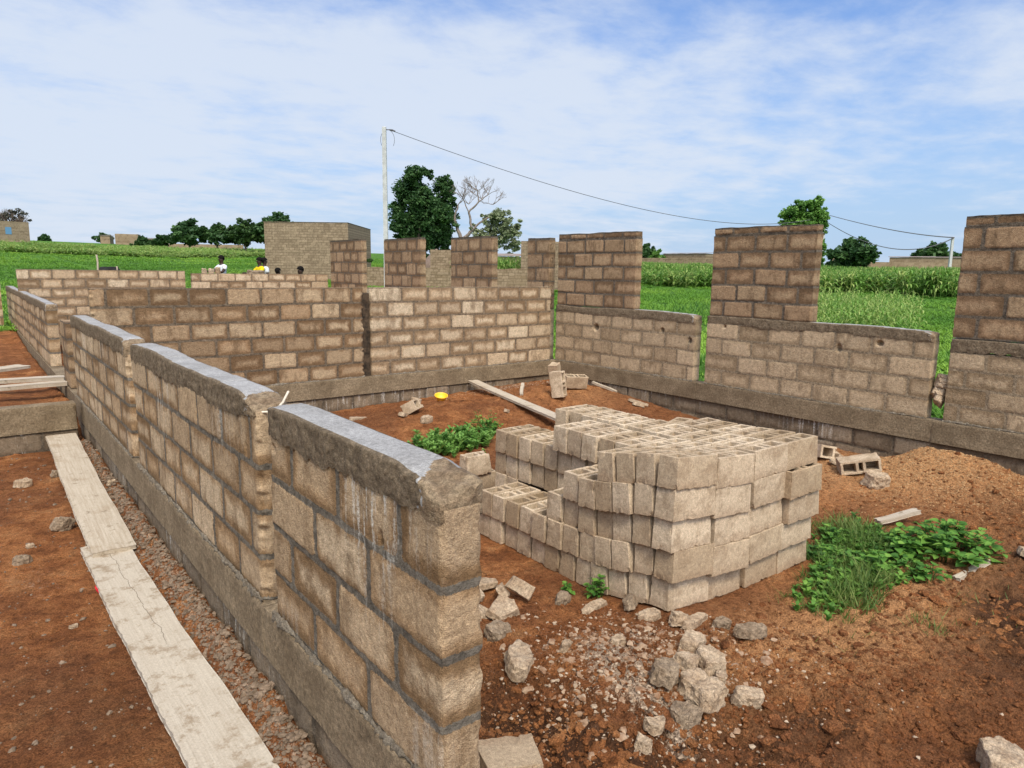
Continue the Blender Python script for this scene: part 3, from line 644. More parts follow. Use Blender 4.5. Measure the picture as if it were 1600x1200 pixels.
# ------------------------------------------------------------------ hollow blocks
def block_mesh(seed, broken=0.):
    """40 x 15 x 20 cm hollow block, two big cells and a slot between; origin at the bottom centre"""
    rg = random.Random(seed)
    Lx, Ly, H = .398, .152, .193
    xs = [0, .026, .150, .168, .178, .220, .230, .248, .372, Lx]; ys = [0, .026, .126, Ly]
    cells = {(1, 1), (2, 1)*0 or (4, 1), (7, 1)}
    bm = bmesh.new(); vt = {}
    def v(x, y, z):
        k = (round(x, 4), round(y, 4), round(z, 4))
        if k not in vt: vt[k] = bm.verts.new((x-Lx/2, y-Ly/2, z))
        return vt[k]
    def q(*p): bm.faces.new([v(*c) for c in p])
    cut = Lx*(1-broken)
    nx, ny = len(xs)-1, 3; D = .03
    solid = lambda i, j: 0 <= i < nx and 0 <= j < ny and (i, j) not in cells
    for i in range(nx):
        for j in range(ny):
            x0, x1, y0, y1 = xs[i], xs[i+1], ys[j], ys[j+1]
            q((x0, y0, 0), (x0, y1, 0), (x1, y1, 0), (x1, y0, 0))
            zt = H if solid(i, j) else D
            q((x0, y0, zt), (x1, y0, zt), (x1, y1, zt), (x0, y1, zt))
            if (i, j) in cells:
                for (a, b) in (((x0, y0), (x1, y0)), ((x1, y0), (x1, y1)), ((x1, y1), (x0, y1)), ((x0, y1), (x0, y0))):
                    q((a[0], a[1], H), (a[0], a[1], D), (b[0], b[1], D), (b[0], b[1], H))
            else:
                if j == 0: q((x0, y0, 0), (x1, y0, 0), (x1, y0, H), (x0, y0, H))
                if j == ny-1: q((x1, y1, 0), (x0, y1, 0), (x0, y1, H), (x1, y1, H))
                if i == 0: q((x0, y1, 0), (x0, y0, 0), (x0, y0, H), (x0, y1, H))
                if i == nx-1: q((x1, y0, 0), (x1, y1, 0), (x1, y1, H), (x1, y0, H))
    bmesh.ops.recalc_face_normals(bm, faces=bm.faces)
    if broken:
        bmesh.ops.bisect_plane(bm, geom=bm.verts[:]+bm.edges[:]+bm.faces[:], plane_co=(cut-Lx/2, 0, 0), plane_no=(1, rg.uniform(-.3, .3), rg.uniform(-.5, .5)), clear_outer=True)
        bmesh.ops.holes_fill(bm, edges=[e for e in bm.edges if e.is_boundary], sides=0)
    ed = [e for e in bm.edges if len(e.link_faces) == 2 and e.calc_face_angle(0) > .5]
    bmesh.ops.bevel(bm, geom=ed, offset=.0022, segments=1, affect='EDGES', clamp_overlap=True)
    for _ in range(2):
        lg = [e for e in bm.edges if e.calc_length() > .022]
        if lg: bmesh.ops.subdivide_edges(bm, edges=lg, cuts=1 if _ else 2, use_grid_fill=True)
    P = np.array([x.co[:] for x in bm.verts]); o = seed*5.3
    d = .0016*np.stack([fbm(P[:, 0]*30+o, P[:, 1]*30, P[:, 2]*30, s, 3) for s in (1, 2, 3)], 1)
    # chipped arrises
    ex = np.minimum(P[:, 0]+Lx/2, Lx/2-P[:, 0]); ey = np.minimum(P[:, 1]+Ly/2, Ly/2-P[:, 1]); ez = np.minimum(P[:, 2], H-P[:, 2])
    ne = (ex < .012).astype(int)+(ey < .012)+(ez < .012)
    ch = (ne >= 2)*np.clip(fbm(P[:, 0]*22+o, P[:, 1]*22, P[:, 2]*22, 9, 3)-.16, 0, 1)*.03
    cvec = np.array([0, 0, H/2])-P; cvec /= np.linalg.norm(cvec, axis=1)[:, None]+1e-6
    P = P+d+cvec*ch[:, None]
    tp = 1-.065*np.clip(P[:, 2]/H, 0, 1); P[:, 0] *= 1-.026*np.clip(P[:, 2]/H, 0, 1); P[:, 1] *= tp
    # burrs left by the mould along the bottom
    bu = np.where(P[:, 2] < .010, 1+.022*np.clip(.5+vn(P[:, 0]*50+o, P[:, 1]*50, 0, 14), 0, 1), 1); P[:, 1] *= bu; P[:, 0] *= 1+(bu-1)*.35
    P[:, 2] -= np.where(P[:, 2] < .004, .008*np.clip(vn(P[:, 0]*60+o, P[:, 1]*60, 0, 4), 0, 1), 0)
    for vv, p in zip(bm.verts, P): vv.co = p
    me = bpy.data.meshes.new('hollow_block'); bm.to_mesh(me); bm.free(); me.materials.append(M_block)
    return me
BM = [block_mesh(i) for i in range(7)]; BMB = [block_mesh(20, .38), block_mesh(21, .22)]
ORD = ['first', 'second', 'third', 'fourth', 'fifth', 'sixth', 'seventh', 'eighth', 'ninth', 'tenth', 'eleventh', 'twelfth', 'thirteenth', 'fourteenth', 'fifteenth']
TIER = ['bottom', 'second', 'third', 'fourth', 'top']
def put_block(x, y, z, rot=(0, 0, 0), label='', group=None, me=None, cat='concrete block'):
    o = bpy.data.objects.new('hollow_block', me); COL.objects.link(o); o.location = (x, y, z); o.rotation_euler = rot
    return tag(o, label, cat, group, 'thing')
def build_stack():
    rg = random.Random(7)
    ext = [[13, 14, 14, 9], [12, 14, 14, 9], [7, 14, 13, 8], [6, 14, 12, 7], [4, 9, 12, 6]]
    has = {(t, c, k) for t in range(5) for c in range(4) for k in range(ext[t][c])}
    tdx = [.02, -.005, .012, -.012, .0]; tdy = [.03, -.008, .012, -.004, .0]
    for (t, c, k) in sorted(has):
        nb = [(t+1, c, k), (t, c-1, k), (t, c+1, k), (t, c, k-1), (t, c, k+1)]
        if all(n in has for n in nb): continue
        x = 3.215+.199+c*.405+tdx[t]+rg.uniform(-.012, .012); y = 2.505+.076+k*.1665+tdy[t]+rg.uniform(-.005, .005)
        if c == 0 and t < 4: x += rg.uniform(-.015, .012)
        if t == 4 and c == 1 and k > 3: x -= .07
        if c == 3 and t in (2, 3) and k == 0: y -= .055
        if c == 1 and t == 0 and k == 0: y += .03
        z = float(sag(x, y))+.1945*t+rg.uniform(-.001, .001)
        rx = math.atan2(float(sag(x, y+.1)-sag(x, y-.1)), .2); ry = -math.atan2(float(sag(x+.1, y)-sag(x-.1, y)), .2)
        lab = f"hollow block, {TIER[t]} tier of big stack, {ORD[k]} from front, {ORD[c]} column from left"
        put_block(x, y, z, (rx+rg.uniform(-.006, .006), ry+rg.uniform(-.006, .006), rg.uniform(-.022, .022)), lab, 'hollow blocks in the big stack', BM[rg.randrange(7)])
    # blocks left lying across the back of the stack
    for (x, y, z, rz, lab) in ((4.62, 3.62, .165, .35, 'hollow block laid askew on top at the back right of the stack'),
                               (4.72, 3.95, -.04, -.2, 'hollow block lying a tier lower behind the askew one')):
        put_block(x, y, z, (0, 0, rz), lab, None, BM[3])
build_stack()
put_block(3.87, 5.44, -.578, (0, 0, .03), 'hollow block under the lone one left of the stack', None, BM[1])
put_block(3.88, 5.42, -.382, (0, 0, -.02), 'lone hollow block with sloping broken end left of the stack', None, BMB[1])
put_block(4.22, 5.22, -.575, (0, 0, .3), 'small hollow block end between the lone block and stack', None, BMB[0])
# loose hollow blocks: lying on its side near the heap, standing on end in the far corner
put_block(7.30, 3.36, zgf(7.3, 3.36)+.085, (R(92), R(-12), R(-52)), 'hollow block on its side by the heap, cells facing out', None, BM[2])
put_block(7.62, 3.86, zgf(7.6, 3.9)+.06, (R(80), R(10), R(-30)), 'grey hollow block end half buried among slab pieces', None, BMB[0])
put_block(6.98, 7.86, zgf(6.98, 7.86)+.19, (R(8), R(82), R(-60)), 'broken hollow block standing on end with cells showing', None, BM[4])
put_block(7.34, 8.25, zgf(7.34, 8.25)+.15, (R(-10), R(75), R(20)), 'pale block piece leaning behind the standing one', None, BMB[1])
put_block(7.55, 8.0, zgf(7.55, 8.0)+.02, (R(15), R(4), R(-15)), 'hollow block lying flat and half buried in far corner', None, BM[5])
put_block(4.62, 8.1, zgf(4.62, 8.1)+.03, (R(60), 0, R(35)), 'broken dark channel piece tipped on red soil near back wall', None, BMB[0])

# ------------------------------------------------------------------ rubble
def chunk_mesh(sx, sy, sz, seed, rough=.06):
    rg = random.Random(seed); bm = bmesh.new()
    n = rg.choice((5, 6, 7)) if sz < .5*min(sx, sy) else rg.choice((7, 8, 9))
    for i in range(n):
        a = 2*math.pi*(i+rg.uniform(-.3, .3))/n; k = rg.uniform(.78, 1.08)
        for s in (-1, 1):
            kk = k*rg.uniform(.8, 1.0) if s > 0 else k
            bm.verts.new((math.copysign(abs(math.cos(a))**.75, math.cos(a))*sx/2*kk, math.copysign(abs(math.sin(a))**.75, math.sin(a))*sy/2*kk, s*sz/2*rg.uniform(.8, 1.05)))
    bmesh.ops.convex_hull(bm, input=bm.verts[:])
    bmesh.ops.dissolve_limit(bm, angle_limit=.12, verts=bm.verts[:], edges=bm.edges[:])
    bmesh.ops.bevel(bm, geom=bm.edges[:], offset=min(sx, sy, sz)*.06, segments=1, affect='EDGES', clamp_overlap=True)
    bmesh.ops.triangulate(bm, faces=bm.faces[:])
    step = max(sx, sy)*.048
    for _ in range(4):
        lg = [e for e in bm.edges if e.calc_length() > step*1.4]
        if not lg: break
        bmesh.ops.subdivide_edges(bm, edges=lg, cuts=1); bmesh.ops.triangulate(bm, faces=[f for f in bm.faces if len(f.verts) > 3])
    P = np.array([v.co[:] for v in bm.verts]); f = 2.2/max(sx, sy); o = seed*3.7
    d = np.stack([fbm(P[:, 0]*f*2+o, P[:, 1]*f*2, P[:, 2]*f*2, s, 4, .6) for s in (1, 2, 3)], 1)*min(sx, sy, sz*2)*rough*1.9; d = d-.10*min(sx, sy, sz)*np.clip(vn(P[:, 0]*f*5+o, P[:, 1]*f*5, P[:, 2]*f*5, 8), .1, 1)[:, None]*P/np.maximum(np.linalg.norm(P, axis=1)[:, None], .01)
    for v, p in zip(bm.verts, P+d): v.co = p
    me = bpy.data.meshes.new('rubble_chunk'); bm.to_mesh(me); bm.free()
    for p in me.polygons: p.use_smooth = False
    me.materials.append(M_rubble); return me
def chunk(x, y, sx, sy, sz, rz, tilt, lab, seed, sink=.3, name='rubble_chunk', z=None, mat=None, group=None, cat='rubble'):
    me = chunk_mesh(sx, sy, sz, seed); o = bpy.data.objects.new(name, me); COL.objects.link(o)
    if mat: me.materials.clear(); me.materials.append(mat)
    o.location = (x, y, (zgf(x, y) if z is None else z)+sz/2*(1-sink)); o.rotation_euler = (tilt[0], tilt[1], rz)
    return tag(o, lab, cat, group, 'thing')
M_stone = concrete_mat('brown_stone', (.22, .155, .10), (.33, .25, .17), 10, .02)
M_soilclod = simple_mat('soil_crumbs', (.17, .075, .034), (.29, .135, .062), 12, .95, .01)
M_paper = simple_mat('pale_scrap', (.7, .7, .68), (.8, .8, .78))
GR = 'broken pieces lying round the stack'
for a in [
 (2.16, 2.66, .17, .30, .09, -.75, (.05, .25), 'long pale slab piece lying alone near the square wall end', 1, .15),
 (2.28, 3.0, .15, .16, .10, .3, (.1, 0), 'rounded grey lump sunk in soil beyond the long pale slab', 2, .45),
 (2.50, 3.22, .27, .22, .05, .2, (.28, -.1), 'square pale slab, nearest of the heap beside the wall end', 3, -.4),
 (2.40, 3.32, .14, .22, .05, .5, (.5, .2), 'narrow slab propped under the square pale slab', 4, -.3),
 (2.44, 3.52, .24, .16, .05, -.4, (.3, .35), 'white slab on top of the heap touching the wall end', 5, -1.4),
 (2.64, 3.42, .22, .12, .05, .9, (.9, .3), 'dark wedge standing on edge in the slab heap', 6, -1.0),
 (2.72, 3.33, .05, .26, .10, .35, (.2, .8), 'thin blade of slab leaning on the heap', 7, -.6),
 (2.62, 3.60, .26, .13, .045, .1, (.1, .1), 'flat slab at the back of the heap by the wall', 8, -1.2),
 (2.9, 3.12, .16, .10, .06, .4, (.2, .1), 'brown stone lying before the stack, farthest left', 9, .2),
 (2.98, 2.92, .26, .09, .05, .1, (.15, 0), 'low flat piece in the row before the stack', 10, .3),
 (3.14, 2.76, .20, .10, .06, .55, (-.35, .1), 'tilted dark slab leaning towards the stack corner', 11, -.3),
 (3.11, 2.58, .17, .10, .05, -.2, (.1, 0), 'grey flat piece just below the tilted dark slab', 12, .2),
 (3.19, 2.42, .14, .12, .08, .8, (.2, .3), 'jagged pale lump at the foot of the stack corner', 13, .2),
 (3.26, 2.36, .28, .09, .055, .15, (.1, .1), 'long pale piece pressed against the stack foot', 14, .1),
 (3.36, 2.24, .12, .09, .06, -.3, (.1, 0), 'dark brown stone at the right end of the row', 15, .2),
 (3.40, 2.06, .24, .10, .07, -.55, (.1, .05), 'grey angular stone alone right of the rubble group', 16, .2),
 (2.97, 2.15, .20, .13, .08, .15, (.1, .05), 'white topped stone, uppermost of the rubble group', 17, .1),
 (2.91, 2.0, .16, .22, .09, -.3, (.05, .1), 'large tan stone right of the group centre', 18, .3),
 (2.78, 2.04, .11, .14, .09, .3, (.1, .1), 'small pale stone wedged in the rubble group', 19, .2),
 (2.585, 2.02, .19, .17, .10, .3, (.1, .1), 'rounded brown stone left of the rubble group', 20, .15),
 (2.67, 1.87, .25, .22, .11, .9, (.1, .05), 'biggest lumpy mortar piece in the rubble group', 21, .35),
 (2.49, 1.83, .15, .17, .09, .4, (.1, .0), 'soil stained lump below the biggest mortar piece', 22, .45),
 (2.86, 1.72, .20, .12, .09, -.6, (.1, .1), 'rough grey mortar lump right of the group', 23, .3),
 (2.84, 1.88, .09, .07, .06, .5, (.1, .1), 'small white crumb right of the rubble group', 24, .2),
 (2.79, 1.83, .07, .06, .05, .1, (.1, .1), 'smallest white crumb right of the rubble group', 25, .2),
 (2.33, 1.86, .13, .08, .06, -.2, (.1, .1), 'small white lump below the rubble group', 26, .2),
 (2.22, 1.84, .08, .08, .06, .2, (.1, .1), 'rounded white pebble lump below the small white lump', 27, .2),
 (2.45, 2.60, .10, .07, .05, .4, (.1, .1), 'pale lump poking from the top of the mound', 28, .3),
 (2.70, 2.45, .11, .08, .04, .1, (.1, .1), 'flat pale chip on the crest of the mound', 29, .3),
 (3.37, .80, .30, .20, .12, .4, (.1, .1), 'pale stone cut by the bottom edge of the photo, right', 30, .2),
 (6.05, 1.48, .22, .14, .06, .3, (.3, .1), 'grey slab at the right frame edge beyond the bush', 31, .1),
 (7.05, 3.02, .33, .22, .16, -.5, (.2, .1), 'smooth pale boulder at the left foot of the sawdust coloured heap', 32, .35),
 (7.35, 3.60, .24, .16, .03, .4, (.3, .1), 'white flat tile piece in front of the side lying block', 33, -.6),
 (7.60, 3.72, .26, .10, .04, .9, (.2, .3), 'slab piece leaning in the debris by the right wall', 34, -1.0),
 (7.78, 3.86, .22, .12, .04, -.3, (.3, .2), 'topmost slab piece of the debris by the right wall', 35, -1.6),
 (7.68, 3.98, .20, .12, .04, .2, (.2, .0), 'slab piece at the far side of that debris', 36, -.3),
 (8.12, 7.13, .09, .34, .04, .5, (.2, .1), 'pale stick like slab piece against the right wall', 37, -.6),
 (8.02, 7.05, .10, .26, .05, .2, (.1, .3), 'grey slab sliver beside the pale stick like piece', 38, .0),
 (4.60, 7.62, .22, .14, .09, .2, (.1, .0), 'tan half brick on the red soil left of weeds', 39, .1),
 (4.45, 7.95, .26, .12, .05, .6, (.1, .2), 'soil covered slab end left of the half brick', 40, .3),
 (3.95, 8.3, .34, .10, .04, .2, (.05, .1), 'thin white slab lying on the soil behind the near wall', 41, .1),
 (5.1, 8.75, .18, .14, .10, .5, (.2, .3), 'pointed white chip near the yellow bowl', 42, .1),
 (5.9, 7.6, .14, .08, .05, .5, (.1, .3), 'little pale chip beside the long plank foot', 43, .1),
 (.47, 6.42, .19, .15, .11, .5, (.1, .35), 'orange brown stone on the passage soil beside the plank', 44, .1),
 (.62, 5.95, .13, .07, .03, .5, (.1, .05), 'thin flat stone touching the left plank edge', 45, .1),
 (.18, 5.82, .12, .09, .06, .2, (.1, .05), 'small cubic tan stone in the passage', 46, .2),
 (.24, 6.12, .07, .05, .03, .2, (.1, .05), 'tiny grey chip behind the cubic tan stone', 47, .2),
 (.30, 8.0, .18, .13, .07, .3, (.1, .05), 'pale flat stone in the passage near the concrete strip', 48, .3),
 (.60, 8.15, .12, .10, .07, .3, (.1, .25), 'brown stone beside the far end of the plank', 49, .2),
 (.35, 4.6, .06, .04, .02, .3, (.1, .05), 'white chip left of the near plank', 50, .2),
 (.93, 7.1, .09, .07, .05, .3, (.1, .05), 'pebble in the spoil between plank and wall', 51, .1),
 (5.35, 2.85, .12, .07, .03, .3, (.1, .05), 'white chip showing in the grass patch', 52, -.5),
 (8.55, 3.07, .22, .20, .16, .3, (.2, .1), 'pale square block piece high in the right wall gap', 60, -4.6),
 (8.52, 3.10, .20, .16, .16, .8, (.5, .3), 'tilted block piece in the middle of the wall gap', 61, -3.2),
 (8.52, 3.06, .20, .10, .22, .2, (.3, .6), 'dark block shard low in the right wall gap', 62, -1.6)]:
    kw = {}
    if a[8] in (60, 61, 62): kw['z'] = -.02
    if a[8] in (2, 9, 11, 15, 16, 20, 22, 44, 45, 46, 49): kw['mat'] = M_stone
    chunk(*a[:9], sink=a[9], group=GR if a[8] < 30 else None, **kw)
o = put_block(1.79, 2.22, -.585, (R(84), R(5), R(-20)), 'broken hollow block at the bottom edge against the wall end', None, block_mesh(33, .30))
o.scale = (1.0, 1.2, 1.15)

def bits(name, n, region, s0, s1, mat, label, cat, seed, keep=None, zoff=0.):
    """one heap of small crumbs: tiny irregular polyhedra merged in one mesh"""
    rg = np.random.RandomState(seed)
    t_ = .62; base = np.array([(-t_, 1, 0), (t_, 1, 0), (-t_, -1, 0), (t_, -1, 0), (0, -t_, 1), (0, t_, 1), (0, -t_, -1), (0, t_, -1), (1, 0, -t_), (1, 0, t_), (-1, 0, -t_), (-1, 0, t_)])/1.18
    F_ = np.array([(0, 11, 5), (0, 5, 1), (0, 1, 7), (0, 7, 10), (0, 10, 11), (1, 5, 9), (5, 11, 4), (11, 10, 2), (10, 7, 6), (7, 1, 8), (3, 9, 4), (3, 4, 2), (3, 2, 6), (3, 6, 8), (3, 8, 9), (4, 9, 5), (2, 4, 11), (6, 2, 10), (8, 6, 7), (9, 8, 1)])
    x, y = region(rg, n); s = s0*(s1/s0)**(rg.rand(len(x))**2.2)
    if keep is not None: k = keep(x, y, rg); x, y, s = x[k], y[k], s[k]
    n = len(x); V = base[None]*(1+.28*rg.uniform(-1, 1, (n, 12, 1)))+.16*rg.uniform(-1, 1, (n, 12, 3)); V = V*rg.uniform(.6, 1.3, (n, 1, 3))
    V[:, :, 2] *= .65; V *= s[:, None, None]
    a = rg.uniform(0, 6.28, n); c, s_ = np.cos(a)[:, None], np.sin(a)[:, None]
    X = V[:, :, 0]*c-V[:, :, 1]*s_+x[:, None]; Y = V[:, :, 0]*s_+V[:, :, 1]*c+y[:, None]; Z = V[:, :, 2]+(zg(x, y)+s*.12+zoff)[:, None]
    VV = np.stack([X, Y, Z], -1).reshape(-1, 3); Q = (F_[None]+12*np.arange(n)[:, None, None]).reshape(-1, 3)
    o = mk(name, VV, Q, mat, None, dict(rnd=np.repeat(rg.rand(n), 12), eff=np.zeros(12*n)), smooth=False)
    return tag(o, label, cat, kind='stuff')
def inroom(x, y, rg): return (x > 1.22) & (x < 8.38) & (y < 9.36) & ~((x > 3.15) & (x < 4.9) & (y > 2.4) & (y < 4.9))
def reg_fore(rg, n):
    m = n//2; r = 1.6+2.6*rg.rand(m)**1.0; a = np.radians(rg.uniform(28, 82, m)); x = r*np.sin(a); y = r*np.cos(a)
    return np.concatenate([x, rg.uniform(1.3, 8.3, n-m)]), np.concatenate([y, rg.uniform(.3, 9.3, n-m)])
bits('soil_crumbs', 42000, reg_fore, .003, .019, M_ground, 'loose brown crumbs of soil scattered over the site ground', 'soil', 1, inroom)
M_grav = simple_mat('pale_crumbs', (.30, .21, .135), (.50, .39, .28), 30, .95, .004)
def reg_clod(rg, n):
    k = n//3; return np.concatenate([rg.uniform(4.2, 8.2, k), rg.normal(2.1, .5, k), rg.uniform(1.6, 5.2, n-2*k)]), np.concatenate([rg.normal(1.7, .45, k), rg.normal(1.9, .35, k), rg.normal(1.35, .3, n-2*k)])
bits('soil_clods', 4200, reg_clod, .008, .040, M_ground, 'lumpy clods of red soil in front and at the right', 'soil', 13, inroom, -.008)
def reg_mound(rg, n): return rg.normal(2.60, .34, n), rg.normal(2.28, .28, n)
M_mix = simple_mat('pinkish_lumps', (.22, .115, .06), (.42, .30, .20), 14, .95, .006)
bits('mound_lumps', 1100, reg_mound, .006, .030, M_mix, 'soil coated lumps spread over the front mound', 'gravel', 12, inroom, -.004)
def reg_grav(rg, n):
    k = n//5
    return (np.concatenate([rg.normal(2.6, .36, 2*k), rg.normal(2.40, .20, k), rg.normal(7.3, .8, k), rg.normal(2.9, .45, k)]),
            np.concatenate([rg.normal(2.35, .28, 2*k), rg.normal(1.92, .20, k), rg.normal(8.95, .25, k), rg.normal(1.9, .5, k)]))
bits('gravel', 2600, reg_grav, .003, .015, M_grav, 'pale crumbs of broken cement on the mound', 'gravel', 2, inroom)
def reg_heap(rg, n): return rg.normal(7.75, .5, n), rg.normal(2.75, .5, n)
M_shav = simple_mat('tan_grains', (.30, .16, .07), (.50, .32, .16), 40, .95, .003)
bits('heap_grains', 9000, reg_heap, .004, .011, M_shav, 'coarse tan grains covering the heap by the right wall', 'gravel', 3, inroom)
def reg_pass(rg, n):
    k = int(n*.9); return np.concatenate([rg.normal(.93, .055, k), rg.uniform(-.6, .95, n-k)]), np.concatenate([rg.uniform(2.4, 9.2, k), rg.uniform(2.6, 9.2, n-k)])
M_spoil = simple_mat('grey_spoil', (.12, .085, .055), (.27, .195, .135), 25, .95, .005)
bits('spoil_crumbs', 9000, reg_pass, .004, .020, M_spoil, 'grey brown crumbs of spoil between plank and wall', 'gravel', 4, lambda x, y, rg: x < .995)

# ------------------------------------------------------------------ planks and small things
def plank(name, a, b, wd, th, lab, seed, cat='plank', taper=0., cup=0., pitch=0.):
    """board between two ends given at its top face centre line"""
    a, b = Vector(a), Vector(b); ln = (b-a).length; d = (b-a).normalized(); s = Vector((-d.y, d.x, 0)).normalized(); upv = d.cross(s); upv = upv if upv.z > 0 else -upv
    nu, nv = max(8, int(ln/.03)), 9; B = Buf()
    def P(u, v, t):
        ww = wd*(1-taper*u)*(1+.018*math.sin(u*17+seed)+.012*math.sin(u*41+seed*2))
        end = (0 if 0 < u < 1 else .006*math.sin(v*9+seed))
        return a+d*(ln*u+end)+s*(ww*(v-.5)+.004*math.sin(u*7+seed))+upv*(-th*t+.004*math.sin(u*5+seed)+cup*(v-.5)**2)
    top = np.array([P(i/(nu-1), j/(nv-1), 0)[:] for i in range(nu) for j in range(nv)])
    bot = np.array([P(i/(nu-1), j/(nv-1), 1)[:] for i in range(nu) for j in range(nv)])
    o = Vector(a); V = np.concatenate([top, bot]); n = nu*nv; Q = [grid_q(nu, nv), grid_q(nu, nv, n, True)]
    loop = [i*nv for i in range(nu)]+[(nu-1)*nv+j for j in range(1, nv)]+[i*nv+nv-1 for i in range(nu-2, -1, -1)]+[j for j in range(nv-2, -1, -1)]
    Q.append(np.array([[loop[k], loop[k+1], loop[k+1]+n, loop[k]+n] for k in range(len(loop)-1)]))
    # local frame along the board so the grain follows it
    M_ = Matrix((d, s, upv)).transposed().to_4x4(); M_.translation = o; Mi = M_.inverted()
    L_ = np.array([(Mi @ Vector(p))[:] for p in V])
    ob = mk(name, L_, np.concatenate(Q), M_wood, None, smooth=False); ob.matrix_world = M_
    md = ob.modifiers.new('bevel', 'BEVEL'); md.width = .003; md.segments = 1; md.limit_method = 'ANGLE'
    return tag(ob, lab, cat, None, 'thing')
plank('plank', (.750, 9.27, -.325), (.706, 5.52, -.434), .285, .03, 'long pale plank on the passage soil reaching the concrete strip', 1)
plank('plank', (.668, 5.78, -.474), (.715, 2.35, -.450), .292, .034, 'cracked cement stained plank nearest the camera, overlapping the other', 2, cup=.02).data.materials[0] = M_wood2
plank('plank', (6.52, 9.32, -.20), (6.02, 6.15, -.36), .17, .03, 'long narrow plank lying across red soil behind the stack', 3)
plank('plank', (-.6, 10.75, .06), (1.00, 10.88, .06), .17, .045, 'nearer of two light planks bridging the passage at left', 4)
plank('plank', (-.6, 11.5, .06), (1.03, 11.45, .06), .17, .045, 'farther of two light planks bridging the passage at left', 5)
plank('plank', (-.5, 12.2, .05), (.66, 12.9, .08), .30, .035, 'grey board with slanted end behind the two light planks', 6)
plank('stick', (6.95, 8.55, -.18), (6.60, 8.15, -.26), .05, .03, 'short pale stick on red soil beside the narrow plank', 7, 'stick')
plank('stick', (6.32, 2.36, zgf(6.3, 2.4)+.12), (6.02, 2.55, zgf(6.0, 2.6)+.05), .075, .03, 'pale wooden stake pointing up out of the grass', 8, 'stick')
plank('stick', (5.66, 1.62, zgf(5.66, 1.62)+.035), (5.36, 1.70, zgf(5.36, 1.7)+.035), .045, .03, 'light wooden offcut in front of the leafy bush', 9, 'stick')
plank('stick', (8.18, 8.2, zgf(8.2, 8.2)+.10), (8.28, 7.75, zgf(8.3, 7.75)+.04), .05, .03, 'thin offcut leaning near the right wall base', 10, 'stick')
for sx_, sy_, h_, lab in ((2.62, 19.37, .36, 'upright stick standing on the far low wall'), (3.02, 19.37, .09, 'wooden peg on the far low wall')):
    ob = mk('stick', *tube([(0, 0, 0), (.01, 0, h_*.5), (0, .01, h_)], .022, 6), M_wood, None); ob.location = (sx_, sy_, 1.49); tag(ob, lab, 'stick', None, 'thing')
M_black = simple_mat('black_plastic', (.012, .012, .014), (.03, .03, .03), 9, .6)
chunk(2.85, 19.38, .50, .12, .085, 0, (0, 0), 'black plastic bundle lying on the far low wall', 71, sink=-.02, name='plastic_bundle', z=1.488, mat=M_black, cat='bundle')
# yellow bowl
def lathe(name, prof, mat, n=28, parent=None):
    V = [(r*math.cos(2*math.pi*k/n), r*math.sin(2*math.pi*k/n), z) for r, z in prof for k in range(n)]
    Q = [[i*n+k, i*n+(k+1) % n, (i+1)*n+(k+1) % n, (i+1)*n+k] for i in range(len(prof)-1) for k in range(n)]
    return mk(name, np.array(V), np.array(Q), mat, parent)
M_yel, t_, b_ = newmat('yellow_plastic', .4, .4); b_.inputs['Base Color'].default_value = (.86, .50, .03, 1)
o = lathe('bowl', [(.001, .006), (.05, .005), (.062, 0), (.064, 0), (.085, .045), (.093, .062), (.10, .064), (.10, .067), (.092, .067), (.083, .047), (.058, .010), (.001, .010)], M_yel)
o.location = (5.44, 8.6, zgf(5.44, 8.6)+.022); o.rotation_euler = (R(16), R(-6), 0); o.scale = (1, 1, 1.1); tag(o, 'yellow plastic bowl on the red soil near the back wall', 'bowl', None, 'thing')
M_red, t_, b_ = newmat('red_plastic', .5, .3); b_.inputs['Base Color'].default_value = (.75, .03, .05, 1)
o = mk('scrap', *(lambda g: (np.stack([g[0].ravel()*.06, g[1].ravel()*.045, .018*np.sin(g[0].ravel()*7)+.012*np.cos(g[1].ravel()*9)+.015], 1), grid_q(8, 8)))(np.meshgrid(np.linspace(-.6, .6, 8), np.linspace(-.6, .6, 8), indexing='ij')), M_red, None, smooth=False)
o.location = (.555, 5.0, zgf(.555, 5.0)+.002); o.modifiers.new('thick', 'SOLIDIFY').thickness = .002; tag(o, 'crumpled red plastic scrap beside the plank', 'scrap', None, 'thing')
# pale strapping left on the end of the middle wall
tw = empty('strap', (XA+.09, 3.17, .90)); tag(tw, 'pale strapping strips poking from the broken wall end', 'strap', None, 'thing')
M_strap = simple_mat('pale_strap', (.55, .47, .36), (.7, .62, .5), 20)
for pts in ([(-.09, .06, .02), (-.03, -.02, .03), (.04, -.07, .03), (.10, -.08, .045)], [(-.02, -.03, .03), (.03, -.01, .065), (.07, .02, .11)], [(.02, -.08, .02), (.06, -.10, .035), (.10, -.10, .06), (.13, -.07, .05)], [(-.05, -.04, .0), (.02, -.09, .005), (.08, -.11, .02)]):
    mk('strand', *tube(pts, [.006]*len(pts), 5), M_strap, tw)
